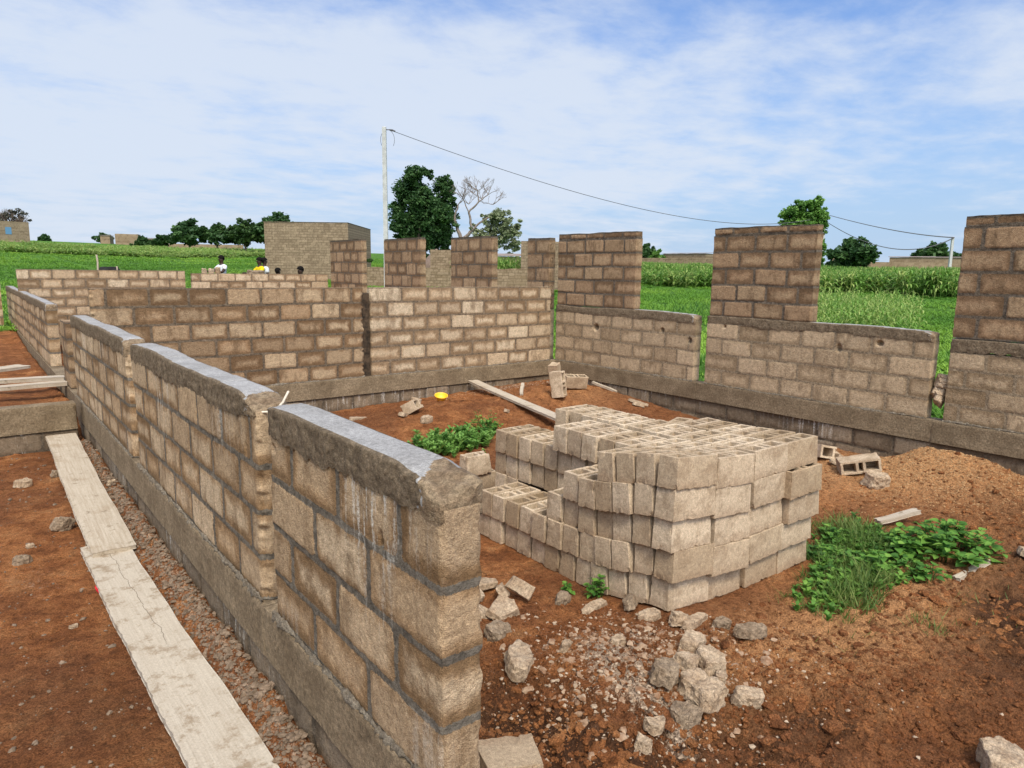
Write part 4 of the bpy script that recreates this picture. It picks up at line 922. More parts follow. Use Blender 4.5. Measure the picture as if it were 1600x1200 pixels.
# loose blocks and a person's work heap behind the far wall
for k, (x, y, z, s, lab) in enumerate(((5.55, 21.4, 1.36, .16, 'left pale brick upright on the far stack behind the wall'), (5.74, 21.4, 1.36, .16, 'middle pale brick upright on that far stack'), (5.93, 21.4, 1.38, .18, 'right pale brick upright on that far stack'))):
    chunk(x, y, .17, .15, s+.10, .1*k, (0, 0), lab, 80+k, sink=0, z=z-.06, name='brick', mat=M_block, cat='brick', group='bricks piled behind the far wall')
hp = chunk(5.9, 21.5, 1.1, .6, 1.42, 0, (0, 0), 'rough stack of blocks behind the far wall', 84, sink=0, z=-.12, name='block_heap', mat=M_block, cat='heap')
chunk(6.95, 21.3, .7, .4, .30, .2, (0, 0), 'dark heap of brick pieces beside the yellow shirt', 85, sink=0, z=1.22, name='brick_heap', mat=M_stone, cat='heap')
chunk(6.95, 21.35, .8, .5, 1.35, .2, (0, 0), 'block support under the dark heap behind the far wall', 86, sink=0, z=-.12, name='block_heap', mat=M_block, cat='heap')

# ------------------------------------------------------------------ low vegetation
def scatter(name, bV, bQ, x, y, s, mat, label, cat, seed, z=None, kind='stuff', tilt=.25, rnd=None, parent=None, zs=None, attr_j=.25):
    rg = np.random.RandomState(seed); n = len(x)
    a = rg.uniform(0, 6.283, n); tx, ty = rg.normal(0, tilt, n), rg.normal(0, tilt, n); s = np.broadcast_to(s, (n,)); zs = s if zs is None else zs
    V = np.repeat(bV[None], n, 0)*np.stack([s, s, zs], 1)[:, None, :]
    X = V[:, :, 0]*np.cos(a)[:, None]-V[:, :, 1]*np.sin(a)[:, None]; Y = V[:, :, 0]*np.sin(a)[:, None]+V[:, :, 1]*np.cos(a)[:, None]; Z = V[:, :, 2]
    X = X+tx[:, None]*Z; Y = Y+ty[:, None]*Z
    z = zg(x, y) if z is None else z
    P = np.stack([X+x[:, None], Y+y[:, None], Z+z[:, None]], -1).reshape(-1, 3)
    Q = (bQ[None]+len(bV)*np.arange(n)[:, None, None]).reshape(-1, bQ.shape[1])
    r = rg.rand(n) if rnd is None else rnd
    A = np.clip(np.repeat(r, len(bV))+rg.uniform(-attr_j, attr_j, n*len(bV))*.5, 0, 1)
    o = mk(name, P, Q, mat, parent, dict(rnd=A), smooth=False)
    return tag(o, label, cat, None, kind) if label else o
def leaf_tuft(nl, ln, wd, up_, seed, fold=.25, segs=2, el0=.9, el1=.1):
    """tuft of arching leaves as quads"""
    rg = random.Random(seed); V = []; Q = []
    for i in range(nl):
        a = 2*math.pi*i/nl+rg.uniform(-.5, .5); l = ln*rg.uniform(.6, 1.1); r, z = .0, rg.uniform(0, up_); px_, el = 0, rg.uniform(el0*.7, el0*1.2); rows = []
        for k in range(segs+1):
            t = k/segs; w_ = wd*(.35+1.3*t*(1-t)*2) if k < segs else wd*.12
            rows.append((r, z, w_)); e2 = el*(1-t)+el1*t*1.0; r += l/segs*math.cos(e2); z += l/segs*math.sin(e2)-(.0 if k < segs-1 else 0)
        c, s = math.cos(a), math.sin(a); b0 = len(V)
        for (r_, z_, w_) in rows: V += [(r_*c-w_*s/2, r_*s+w_*c/2, z_), (r_*c+w_*s/2, r_*s-w_*c/2, z_)]
        for k in range(segs): Q.append([b0+2*k, b0+2*k+1, b0+2*k+3, b0+2*k+2])
    return np.array(V), np.array(Q)
def in_site(x, y): return (x > -3.5) & (x < 9.0) & (y < 20.6) & (y > -2)
def fields():
    rg = np.random.RandomState(5)
    # low creeping crop, thinning with distance
    n = 60000; r = 9.5*(150/9.5)**(rg.rand(n)**.75); a = np.radians(rg.uniform(-8, 84, n)); x, y = r*np.sin(a), r*np.cos(a)
    k = ~in_site(x, y) & ~((x > 8.9) & (x < 9.5)); 
    bald = fbm(x*.22, y*.22, 0, 51, 3); k &= (bald > -.28) | (rg.rand(n) < .25)
    # behind the walls nothing shows close by
    hid = (a < R(35)) & (r < 40) & (rg.rand(n) < .8); k &= ~hid
    x, y, r = x[k], y[k], r[k]
    bV, bQ = leaf_tuft(7, .16, .085, .03, 2, segs=1, el0=.7)
    band = .5+.35*np.sin(np.hypot(x-60, y+20)*.9+fbm(x*.15, y*.15, 0, 52)*3)
    rn = np.clip(.35*band+.45*(fbm(x*.09, y*.09, 0, 53, 3)*1.3+.5)+.15, 0, 1)
    scatter('low_crop', bV, bQ, x, y, 1.0+r/45., M_crop, 'bright green low crop covering the fields', 'crop', 6, rnd=rn, zs=.9+r/110.)
    # darker bushy weeds along the wall and between
    n = 3500; x = rg.uniform(9.2, 30, n); y = rg.uniform(-1, 26, n); k = (fbm(x*.25, y*.25, 0, 54, 3) > .12); x, y = x[k], y[k]
    bV, bQ = leaf_tuft(10, .22, .07, .25, 4, segs=1)
    scatter('field_weeds', bV, bQ, x, y, rg.uniform(.5, 1.3, len(x)), M_weed, 'darker weeds growing through the crop by the wall', 'weeds', 7)
    # maize
    def maize(seed, h):
        q = random.Random(seed); V, Q = [], []
        def strip(pts, wds, ang):
            b = len(V); c, s = -math.sin(ang), math.cos(ang)
            for p, w_ in zip(pts, wds): V.append((p[0]+c*w_/2, p[1]+s*w_/2, p[2])); V.append((p[0]-c*w_/2, p[1]-s*w_/2, p[2]))
            for i in range(len(pts)-1): Q.append([b+2*i, b+2*i+1, b+2*i+3, b+2*i+2])
        strip([(0, 0, 0), (0, 0, h*.95)], [.03, .02], 0); strip([(0, 0, 0), (0, 0, h*.95)], [.03, .02], 1.57)
        for i in range(8):
            a = i*2.4+q.uniform(-.4, .4); z0 = h*(.12+.095*i); l = .5*q.uniform(.7, 1.1)*(1-.3*i/8)
            strip([(0, 0, z0), (l*.4*math.cos(a), l*.4*math.sin(a), z0+l*.38), (l*.8*math.cos(a), l*.8*math.sin(a), z0+l*.30), (l*1.05*math.cos(a), l*1.05*math.sin(a), z0+l*.02)], [.04, .07, .055, .01], a)
        for i in range(4):
            a = i*1.6; strip([(0, 0, h*.93), (.06*math.cos(a), .06*math.sin(a), h*1.04)], [.02, .012], a)
        return np.array(V), np.array(Q)
    bV, bQ = maize(1, 1.0)
    # tall band in front of the village, right
    r = rg.uniform(56, 96, 7500); a = np.radians(rg.uniform(48, 84, 7500)); x, y = r*np.sin(a), r*np.cos(a)
    edge = 58+6*sst(58, 50, np.degrees(a))+5*fbm(np.degrees(a)*.5, r*.08, 0, 3, 3); k = r > edge; x, y = x[k], y[k]
    hh = 1.45+.7*fbm(x*.15, y*.15, 0, 8, 3)+.15*rg.rand(len(x))
    scatter('maize', bV, bQ, x, y, 2.0*np.ones(len(x)), M_maize, 'tall band of maize in front of the village', 'maize', 8, tilt=.06, zs=hh)
    # sparse young maize nearer the right wall gap
    r = rg.uniform(27, 45, 420); a = np.radians(rg.uniform(60.5, 68.5, 420)); x, y = r*np.sin(a), r*np.cos(a); k = fbm(x*.25, y*.25, 0, 9, 3) > .0; x, y = x[k], y[k]
    scatter('young_maize', bV, bQ, x, y, .9*np.ones(len(x)), M_maize, 'thin pale maize plants beyond the middle right wall', 'maize', 9, tilt=.12, zs=rg.uniform(.6, 1.15, len(x)), rnd=rg.uniform(.4, 1, len(x)))
    # tall grasses closing the left field
    n = 5000; r = rg.uniform(112, 176, n); a = np.radians(rg.uniform(-2, 23, n)); x, y = r*np.sin(a), r*np.cos(a); k = fbm(x*.05, y*.05, 0, 10, 3)+(r-140)*.008 > -.1; x, y = x[k], y[k]
    scatter('tall_grass', bV, bQ, x, y, 3.2*np.ones(len(x)), M_maize, 'darker tall plants closing the far left field', 'crop', 10, tilt=.1, zs=rg.uniform(.3, .9, len(x))*(.4+sst(-.3, .4, fbm(x*.08, y*.08, 0, 12, 2))), rnd=rg.uniform(.5, 1, len(x)))
    # maize behind the low village wall
    x = rg.uniform(29, 36, 500); y = rg.uniform(0, 1, 500)*9+40+(36-x)*.9; 
    k = np.degrees(np.arctan2(x, y)) > 33.5; x, y = x[k], y[k]
    scatter('maize', bV, bQ, x, y, 1.6*np.ones(len(x)), M_maize, 'patch of maize behind the low boundary wall', 'maize', 11, tilt=.08, zs=2.0+.3*rg.rand(len(x)))
fields()
def blade(segs=2):
    V = [(-.5, 0, 0), (.5, 0, 0), (-.35, .12, .55), (.35, .12, .55), (-.05, .38, 1), (.05, .38, 1)]; return np.array(V)*[.09, 1, 1], np.array([[0, 1, 3, 2], [2, 3, 5, 4]])
def patches():
    rg = np.random.RandomState(15); bV, bQ = blade()
    # grass patch right of the stack
    n = 30000; x = rg.uniform(4.0, 6.7, n); y = rg.uniform(1.4, 3.5, n)
    d = gau(x, y, 5.15, 2.32, .62, .40)+.85*gau(x, y, 5.75, 2.72, .50, .32)+.75*gau(x, y, 4.6, 2.10, .36, .26)+.45*fbm(x*4, y*4, 0, 61, 3)+.7*fbm(x*1.5, y*1.5, 0, 67, 2)
    k = (d > .36+.5*rg.rand(n)) & ~((x < 4.86) & (y > 2.42)); x, y, d = x[k], y[k], d[k]
    s = rg.uniform(.035, .095, len(x))*(.6+.5*np.clip(d, 0, 1)); s *= (.7+.6*sst(-.3, .4, fbm(x*3.5, y*3.5, 0, 66, 2)))
    scatter('grass', bV, bQ, x, y, s, M_grass, 'short mixed grass patch right of the block stack', 'grass', 16, tilt=.5, rnd=np.clip(.45+.5*fbm(x*3, y*3, 0, 62, 3)+rg.normal(0, .18, len(x)), 0, 1))
    wV, wQ = leaf_tuft(9, .045, .024, .035, 9, segs=2, el0=1.0, el1=-.3)
    n = 3000; x = rg.uniform(4.0, 6.5, n); y = rg.uniform(1.5, 3.4, n); d = gau(x, y, 5.15, 2.25, .62, .42)+.7*gau(x, y, 5.8, 2.75, .45, .3)+.65*gau(x, y, 4.55, 2.10, .36, .24)
    k = (d+.6*fbm(x*4, y*4, 0, 63, 2)+.7*fbm(x*1.5, y*1.5, 0, 67, 2) > .45+.5*rg.rand(n)) & ~((x < 4.86) & (y > 2.42)); x, y = x[k], y[k]
    scatter('small_weeds', wV, wQ, x, y, rg.uniform(.6, 1.5, len(x)), M_weed, 'small leafy weeds mixed into the grass patch', 'weeds', 17)
    # weeds left of the stack
    n = 2600; x = rg.uniform(3.4, 5.5, n); y = rg.uniform(5.8, 7.6, n); d = gau(x, y, 4.30, 6.65, .45, .50)+.8*gau(x, y, 4.95, 6.95, .45, .3)+.8*fbm(x*5, y*5, 0, 64, 3)
    k = (d > .60+.35*rg.rand(n)) & (rg.rand(n) < .6); x, y, d = x[k], y[k], d[k]
    bV2, bQ2 = leaf_tuft(12, .07, .035, .10, 12, segs=2, el0=1.0, el1=-.2)
    scatter('weeds', bV2, bQ2, x, y, rg.uniform(.6, 1.4, len(x)), M_willow, 'bright weeds growing on the soil left of the block stack', 'weeds', 18, zs=rg.uniform(.7, 2.0, len(x))*np.clip(d, .5, 1.2), rnd=np.clip(rg.normal(.6, .25, len(x)), 0, 1))
    # grass sprigs on the bare soil
    x = np.concatenate([rg.normal(4.43, .07, 130), rg.normal(4.0, .12, 40), rg.normal(4.9, .2, 60)]); y = np.concatenate([rg.normal(1.52, .06, 130), rg.normal(1.75, .1, 40), rg.normal(1.5, .12, 60)])
    scatter('grass_sprigs', bV, bQ, x, y, rg.uniform(.02, .055, len(x)), M_grass, 'a few short grass sprigs on the bare soil', 'grass', 19, tilt=.6)
patches()
def heart(l=1., w=.85, droop=.25):
    """broad pointed leaf, folded on its midrib"""
    out = [(0, 0), (.10, .30), (.32, .45), (.58, .38), (.82, .18), (1, 0)]
    V = []; 
    for x, yv in out: V += [(x*l, yv*w*l, .12*l*yv*2-droop*l*x*x), (x*l, 0, -droop*l*x*x), (x*l, -yv*w*l, .12*l*yv*2-droop*l*x*x)]
    Q = []
    for i in range(len(out)-1):
        for j in (0, 1): Q.append([3*i+j, 3*i+3+j, 3*i+4+j, 3*i+1+j])
    return np.array(V), np.array(Q)
def leafy_plant(name, x, y, rad, h, nst, lsz, label, cat, seed, mat=M_weed, group=None, lean=1.):
    root = tag(empty(name, (x, y, zgf(x, y)-.01)), label, cat, group, 'thing'); rg = random.Random(seed); hV, hQ = heart()
    B = Buf(); Sx = Buf()
    for i in range(nst):
        a = rg.uniform(0, 6.283); ro = rad*math.sqrt(rg.random()); hx = h*(1-.55*(ro/rad)**2)*rg.uniform(.7, 1.1); bx, by = ro*.45*math.cos(a), ro*.45*math.sin(a); tx, ty = ro*math.cos(a), ro*math.sin(a)
        pts = [(bx, by, 0), (bx*.6+tx*.4, by*.6+ty*.4, hx*.6), (tx, ty, hx)]
        v, q = tube(pts, [.004, .003, .002], 4); Sx.add(v, q)
        for k in range(rg.randint(4, 7)):
            t = rg.uniform(.3, 1); p = np.array(pts[1])*(1-abs(2*t-1)) if False else np.array(pts[0])*(1-t)+np.array(pts[2])*t+np.array([0, 0, hx*.12*math.sin(3.14*t)])
            s = lsz*rg.uniform(.5, 1.15)*(1.1-.35*t); az = rg.uniform(0, 6.283); pt = rg.uniform(-.1, .55); rl = rg.uniform(-.35, .35)
            M_ = Matrix.Rotation(az, 3, 'Z') @ Matrix.Rotation(-pt, 3, 'Y') @ Matrix.Rotation(rl, 3, 'X'); V = (np.array(M_) @ (hV*s).T).T
            off = np.array([math.cos(az), math.sin(az), .2])*s*.25
            B.add(V+p+off, hQ, np.clip(np.full(len(V), rg.gauss(.5, .28)), 0, 1))
    B.build('leaves', mat, root, smooth=True); Sx.build('stems', M_weed, root); return root
leafy_plant('broad_leaf_bush', 5.74, 1.90, .40, .27, 75, .095, 'dense broad leaved bush at the right end of the grass patch', 'bush', 1)
leafy_plant('leafy_weed', 5.18, 1.80, .16, .14, 12, .075, 'round leaved weed at the front edge of the grass patch', 'weed', 2)
leafy_plant('leafy_weed', 5.02, 2.10, .14, .16, 10, .07, 'pale leafy weed in the middle of the grass patch', 'weed', 3)
leafy_plant('leafy_weed', 5.40, 2.60, .12, .14, 8, .06, 'small leafy weed at the back of the grass patch', 'weed', 4)
leafy_plant('leafy_weed', 5.42, 2.12, .20, .2, 20, .08, 'leafy weed joining the grass patch to the bush', 'weed', 6)
leafy_plant('sprouting_weed', 3.17, 3.08, .07, .17, 12, .05, 'taller green weed sprouting at the left foot of the stack', 'weed', 5)
leafy_plant('sprouting_weed', 3.06, 3.26, .05, .08, 6, .045, 'small green sprout left of the taller weed by the stack', 'weed', 7)
leafy_plant('leafy_weed', 5.05, 6.95, .25, .34, 24, .07, 'tall bright weed between the weed patch and the narrow plank', 'weed', 8)

# ------------------------------------------------------------------ trees
RT = np.array([math.cos(YAW), -math.sin(YAW), 0.])      # a fixed compass direction used to lay crowns out
def leaves_cloud(blobs, n, size, seed, scat=.16, flat=.9, hole=0.):
    """leaf clumps gathered round many small centres inside the blobs"""
    rg = np.random.RandomState(seed); vol = np.array([b[3]*b[4]*b[5] for b in blobs])**.8; pr_ = vol/vol.sum()
    nc = max(14, n//38); ci = rg.choice(len(blobs), nc, p=pr_)
    d = rg.normal(size=(nc, 3)); d /= np.linalg.norm(d, axis=1)[:, None]; rr = rg.rand(nc)**.45
    b = np.array([q[:3] for q in blobs])[ci]; rad = np.array([q[3:6] for q in blobs])[ci]
    cen = b+d*rr[:, None]*rad; cr = rad.mean(1)*rg.uniform(.22, .42, nc)
    k = rg.randint(0, nc, n); dd = rg.normal(size=(n, 3)); dd *= (rg.rand(n)**.4/np.linalg.norm(dd, axis=1))[:, None]
    P = cen[k]+dd*cr[k][:, None]*[1, 1, .75]
    s = size*rg.uniform(.6, 1.3, n)
    q = np.array([(-.5, -.5, 0), (.5, -.5, 0), (.5, .5, 0), (-.5, .5, 0)])*[1, .62, 1]
    a, t, w_ = rg.uniform(0, 6.283, n), rg.normal(0, .6, n), rg.normal(0, .6, n)
    V = q[None]*s[:, None, None]; x, y, z = V[..., 0], V[..., 1], V[..., 2]
    y, z = y*np.cos(t)[:, None], y*np.sin(t)[:, None]; x, z = x*np.cos(w_)[:, None]-z*np.sin(w_)[:, None], x*np.sin(w_)[:, None]+z*np.cos(w_)[:, None]
    X = x*np.cos(a)[:, None]-y*np.sin(a)[:, None]; Y = x*np.sin(a)[:, None]+y*np.cos(a)[:, None]
    V = np.stack([X, Y, z], -1)+P[:, None]
    rnd = np.clip(.5+.35*(rg.rand(nc)[k]-.5)*2+rg.normal(0, .12, n), 0, 1)
    return V.reshape(-1, 3), np.arange(4*n).reshape(-1, 4), np.repeat(rnd, 4)
def lat(dx, dz, dd=0.):
    """offset dx metres sideways along RT, dd metres deeper, dz up"""
    f = np.array([math.sin(YAW), math.cos(YAW), 0]); p = RT*dx+f*dd; return (p[0], p[1], dz)
def limb(B, p0, p1, r0, r1, seed, wob=.06, n=6, sides=6):
    rg = random.Random(seed); p0, p1 = Vector(p0), Vector(p1); ln = (p1-p0).length; pts = []
    for i in range(n+1):
        t = i/n; p = p0.lerp(p1, t)
        if 0 < i < n: p = p+Vector((rg.uniform(-1, 1), rg.uniform(-1, 1), rg.uniform(-.6, .6)))*ln*wob
        pts.append(p)
    v, q = tube(pts, [r0+(r1-r0)*i/n for i in range(n+1)], sides); B.add(v, q); return pts
def twigs(B, p, d, ln, r, depth, rg, spread=.6):
    d = Vector(d).normalized(); q = Vector(p)+d*ln; mid = (Vector(p)+q)/2+Vector((rg.uniform(-1, 1), rg.uniform(-1, 1), rg.uniform(-1, 1)))*ln*.08
    v, f = tube([p, mid, q], [r, r*.85, r*.65], 4 if r < .05 else 5); B.add(v, f)
    if depth <= 0: return
    for _ in range(rg.choice((2, 3))):
        nd = d+Vector((rg.uniform(-1, 1), rg.uniform(-1, 1), rg.uniform(-.5, 1)))*spread; twigs(B, q, nd, ln*rg.uniform(.6, .85), r*.62, depth-1, rg, spread)
def tree(name, label, x, y, blobs, mat, n, size, seed, trunk=.3, th=None, limbs=5, group=None, cat='tree', sink=0., extra=None):
    """blobs: (sideways, height, radius_side, radius_up) in metres"""
    z = zgf(x, y)-sink; root = tag(empty(name, (x, y, z)), label, cat, group, 'thing'); rg = random.Random(seed)
    bl = []
    for (dx, dz, rs, ru) in blobs: p = lat(dx, dz, rg.uniform(-.35, .35)*rs); bl.append((p[0], p[1], p[2], rs, rs, ru))
    B = Buf(); th = th or min(b[1]-b[3]*.3 for b in blobs); c = lat(sum(b[0]*b[2] for b in blobs)/sum(b[2] for b in blobs)*.5, th)
    limb(B, (0, 0, -.4), c, trunk, trunk*.7, seed, .03, 6, 9)
    for b in sorted(bl, key=lambda q: -q[3])[:limbs]: limb(B, c, b[:3], trunk*.5, trunk*.12, seed+int(b[3]*100), .07, 5, 6)
    if extra: extra(B, rg)
    B.build('trunk', M_bark, root)
    V, Q, r = leaves_cloud(bl, n if name != 'skyline_tree' else int(n*1.8), size, seed); mk('crown', V, Q, mat, root, dict(rnd=r), smooth=False)
    return root
k = .0827   # metres per photo pixel at this tree's distance, used to note the measured crown
pb = [(650, 262, 20, 15), (668, 256, 10, 10), (640, 285, 26, 22), (695, 275, 17, 15), (665, 300, 30, 24), (700, 298, 14, 22), (622, 312, 17, 15), (640, 330, 30, 20), (685, 325, 30, 22), (705, 322, 10, 12), (635, 352, 22, 15), (665, 355, 24, 18), (690, 352, 20, 20), (622, 338, 12, 16), (680, 378, 16, 14), (650, 240+12, 9, 9)]
tree('shade_tree', 'tall dark green tree right of the light pole', 48.5, 80.9, [((px_-660)*k, (400-py_)*k*1.035, a*k, b*k) for px_, py_, a, b in pb], M_dark, 30000, .34, 1, trunk=.5, th=2.2, limbs=9, sink=0)
def bare(B, rg):
    for (x0, y0, x1, y1, r0, r1) in ((712, 400, 710, 352, .50, .42), (710, 352, 700, 318, .26, .16), (700, 318, 706, 300, .14, .08), (711, 354, 728, 338, .26, .2), (728, 338, 722, 312, .18, .13), (722, 312, 738, 296, .14, .10), (738, 296, 735, 278, .10, .05),
                                     (738, 296, 752, 286, .09, .05), (728, 338, 748, 322, .16, .12), (748, 322, 770, 312, .12, .07), (712, 372, 745, 352, .2, .14), (745, 352, 775, 345, .13, .07), (722, 312, 712, 290, .08, .05), (770, 312, 785, 330, .06, .03), (775, 345, 795, 352, .06, .03)):
        limb(B, lat((x0-712)*k, (400-y0)*k*1.03), lat((x1-712)*k, (400-y1)*k*1.03), r0, r1, int(x0+y1), .05, 5, 6)
    for (x, y, n_, sp) in ((735, 280, 5, .8), (752, 286, 5, .8), (722, 300, 4, .8), (712, 290, 4, .8), (742, 292, 4, .9), (706, 300, 3, .8), (760, 300, 4, .9), (728, 284, 4, .9)):
        for _ in range(n_): twigs(B, Vector(lat((x-712)*k, (400-y)*k*1.03)), Vector(lat(rg.uniform(-1, 1), rg.uniform(.1, 1), rg.uniform(-.6, .6))), .85, .045, 3, rg, .7)
M_twig = simple_mat('pale_branches', (.17, .135, .115), (.28, .23, .20), 5, .95, .01)
t2 = tree('half_bare_tree', 'half bare tree with pale upper branches behind the dark tree', 52.0, 76.9, [((px_-712)*k, (400-py_)*k*1.03, a*k, b*k) for px_, py_, a, b in
     [(745, 345, 20, 11), (765, 334, 20, 13), (785, 340, 18, 18), (772, 318, 18, 11), (792, 362, 14, 14), (760, 356, 26, 10), (790, 382, 14, 9), (728, 358, 12, 12), (732, 335, 10, 8), (798, 335, 10, 14), (750, 322, 12, 8)]], M_olive, 10000, .26, 2, trunk=.5, th=3.0, limbs=3, extra=bare)
[c for c in t2.children if c.name.startswith('trunk')][0].data.materials[0] = M_twig
def rtree(label, x, y, w_, h, mat, n, seed, group='trees along the skyline', name='skyline_tree', size=.6, squash=1., low=.25, sink=0.):
    rg = random.Random(seed); bl = []
    for i in range(9):
        a = rg.uniform(-1, 1); hh = h*(low+.12+(1-low-.30)*rg.random()*(1-.5*abs(a))); bl.append((a*w_*.36, hh, w_*rg.uniform(.14, .22), h*rg.uniform(.13, .2)*squash))
    bl.append((0, h*.80, w_*.2, h*.19)); bl.append((0, h*.5, w_*.34, h*.26))
    return tree(name, label, x, y, bl, mat, n, size, seed, trunk=max(.12, w_*.03), th=h*low, limbs=4, group=group, sink=sink)
rtree('round dark tree left of the pair behind the left field', 39.7, 163.0, 9.6, 7.0, M_dark, 3800, 11)
rtree('medium dark tree in the middle of the left field edge', 44.8, 160.0, 8.2, 6.4, M_dark, 3000, 12)
rtree('large dark tree rising just left of the big building', 55.3, 152.0, 13.5, 9.1, M_dark, 6500, 13)
rtree('broad tree with yellowish leaves left of the large dark tree', 49.4, 156.0, 9.5, 7.8, M_mid, 4200, 14)
rtree('round lone bush like tree on the far left skyline', 38.3, 268.0, 6.6, 3.6, M_dark, 1500, 15, size=.8, low=.05)
rtree('smallest lone tree on the far left skyline', 24.4, 291.0, 4.8, 3.4, M_dark, 1000, 16, size=.8, low=.05)
rtree('low dark bush left of the far shrub pair', 33.9, 180.5, 5.4, 2.9, M_dark, 1400, 17, low=.02)
rtree('wider dark bush right of the far shrub pair', 37.6, 177.5, 6.8, 3.6, M_dark, 1900, 18, low=.02)
rtree('dark tree above the village wall beside the brighter bush', 125.0, 109.0, 6.2, 4.9, M_dark, 1800, 19, low=.1)
rtree('bright green bush in front of the village wall', 118.9, 100.8, 4.6, 3.6, M_willow, 1500, 20, low=.03)
rtree('wide dark tree right of the thin village pole', 132.0, 65.0, 11.5, 6.3, M_dark, 5200, 21, low=.05)
rtree('dark spreading tree left of the farthest pole', 210.2, 81.0, 15.5, 6.6, M_dark, 4200, 22, size=.9, low=.02)
rtree('low green scrub behind the low boundary wall', 26.6, 55.2, 2.6, 3.0, M_mid, 900, 23, size=.3, low=.05, group=None, name='shrub')
# light green drooping tree behind the middle pier
kw_ = .0735
wb = [(1262, 318, 20, 9), (1282, 314, 12, 9), (1242, 330, 18, 12), (1268, 335, 26, 16), (1288, 335, 10, 18), (1235, 345, 12, 10), (1255, 355, 26, 16), (1284, 360, 14, 20), (1262, 380, 22, 16), (1288, 385, 11, 18), (1292, 405, 7, 16), (1284, 308, 5, 6)]
tree('drooping_tree', 'light green drooping tree behind the middle pier', 77.4, 44.1, [((px_-1262)*kw_, (434-py_)*kw_, a*kw_, b*kw_) for px_, py_, a, b in wb], M_willow, 15000, .26, 31, trunk=.22, th=2.2, limbs=6)
# grey leafless looking tree behind the far left building
def bare2(B, rg):
    for _ in range(26): twigs(B, Vector((rg.uniform(-.5, .5), rg.uniform(-.5, .5), 3.6)), Vector(lat(rg.uniform(-1.3, 1.3), rg.uniform(.15, 1), rg.uniform(-.8, .8))), 1.7, .12, 3, rg, .6)
t6 = tree('grey_tree', 'grey thin leaved tree behind the small building at far left', 11.0, 215.0, [(-2.5, 6.0, 2.6, 1.2), (1.0, 6.8, 2.6, 1.3), (3.2, 5.4, 1.7, 1.0), (-4.5, 5.2, 2.2, 1.2), (0, 5, 3, 1.2)], simple_mat('grey_leaves', (.07, .075, .06), (.12, .12, .10)), 1500, .45, 33, trunk=.35, th=3.4, limbs=4, extra=bare2)

# ------------------------------------------------------------------ village
M_mud = wall_mat('mud_brick', (.235, .165, .10), (.30, .22, .145), (.33, .25, .17), (.20, .145, .095), .4)
M_roof = simple_mat('rusty_sheet', (.22, .17, .14), (.34, .28, .24), 2, .7)
M_thatch = simple_mat('thatch', (.16, .115, .09), (.27, .20, .16), 14, .95, .03, stretch=(1, 1, .3))
M_blue, t_, b_ = newmat('blue_shutter', .6, .3); b_.inputs['Base Color'].default_value = (.12, .26, .42, 1)
def house(label, p0, p1, dep, h, seed, mat=M_mud, res=.12, cat='building', name='mud_house', group=None, roof=None, ch=.21, zb=None, sp=.44):
    p0, p1 = Vector((*p0, 0)), Vector((*p1, 0)); d = p1-p0; rz = math.atan2(d.y, d.x); z = min(zgf(*p0[:2]), zgf(*p1[:2]))-.2 if zb is None else zb
    root = tag(empty(name, (p0.x, p0.y, z), rz), label, cat, group, 'thing')
    wall_shell('wall', root, mat, d.length, dep, 0, h+.2, res, ch=ch, joints=std_joints(d.length, sp, .2, seed), seed=seed, jz=.03, ju=.03, topz=lambda u: h+.2+.03*vn(u*1.3, 0*u, 0, seed))
    if roof == 'sheet':
        V = np.array([(x*(d.length+.5)-.25, y*(dep+.5)-.25, h+.24+.25*y+t) for t in (0, .05) for x in (0, 1) for y in (0, 1)])
        mk('roof', V, np.array([[0, 1, 3, 2], [4, 6, 7, 5], [0, 2, 6, 4], [1, 5, 7, 3], [0, 4, 5, 1], [2, 3, 7, 6]]), M_roof, root, dict(eff=np.zeros(8)), smooth=False)
    return root
big = house('large roofless block building behind the far wall', (19.81, 57.94), (25.17, 53.74), 9.2, 4.52, 61, M_far, res=.055, name='block_building', zb=.55)
# coping course along its wall heads
cp = Buf()
for (x0, y0, x1, y1) in ((-.02, -.02, 6.83, .2), (6.63, .2, 6.83, 9.2), (-.02, .2, .2, 9.2)):
    V = np.array([(x, y, z) for z in (4.725, 4.78) for y in (y0, y1) for x in (x0, x1)]); cp.add(V, [[0, 2, 3, 1], [4, 5, 7, 6], [0, 1, 5, 4], [2, 6, 7, 3], [0, 4, 6, 2], [1, 3, 7, 5]])
mk('coping', np.concatenate(cp.V), np.concatenate(cp.Q), simple_mat('coping_blocks', (.07, .055, .04), (.17, .13, .09), 3), big, smooth=False)
house('low mud yard wall beyond the field, crossing behind the piers', (22.0, 47.9), (34.6, 38.2), .25, 1.55, 62, M_mud, res=.06, cat='wall', name='yard_wall')
house('plain mud house beside the thatched hut', (31.2, 50.9), (32.8, 49.66), 3.2, 2.75, 63, M_mud, res=.08)
house('tall pale block house behind the corner pier', (32.25, 40.1), (35.4, 37.2), 4, 3.55, 64, M_far, res=.06, name='block_house')
house('low house with sagging sheet roof between two piers', (36.0, 49.6), (41.5, 45.2), 3, 2.35, 65, M_mud, res=.1, roof='sheet')
h_ = house('small building with a blue window on the left skyline', (5.0, 208.0), (14.6, 211.5), 8, 4.9, 66, M_far, res=.25, name='small_building', zb=6.9, ch=.4, sp=.8)
win = mk('window', np.array([(5.0, -.06, 2.0), (6.3, -.06, 2.0), (6.3, -.06, 3.7), (5.0, -.06, 3.7), (5.0, .1, 2.0), (6.3, .1, 2.0), (6.3, .1, 3.7), (5.0, .1, 3.7)]), np.array([[0, 1, 2, 3], [4, 7, 6, 5], [0, 4, 5, 1], [3, 2, 6, 7], [0, 3, 7, 4], [1, 5, 6, 2]]), M_blue, h_, smooth=False)
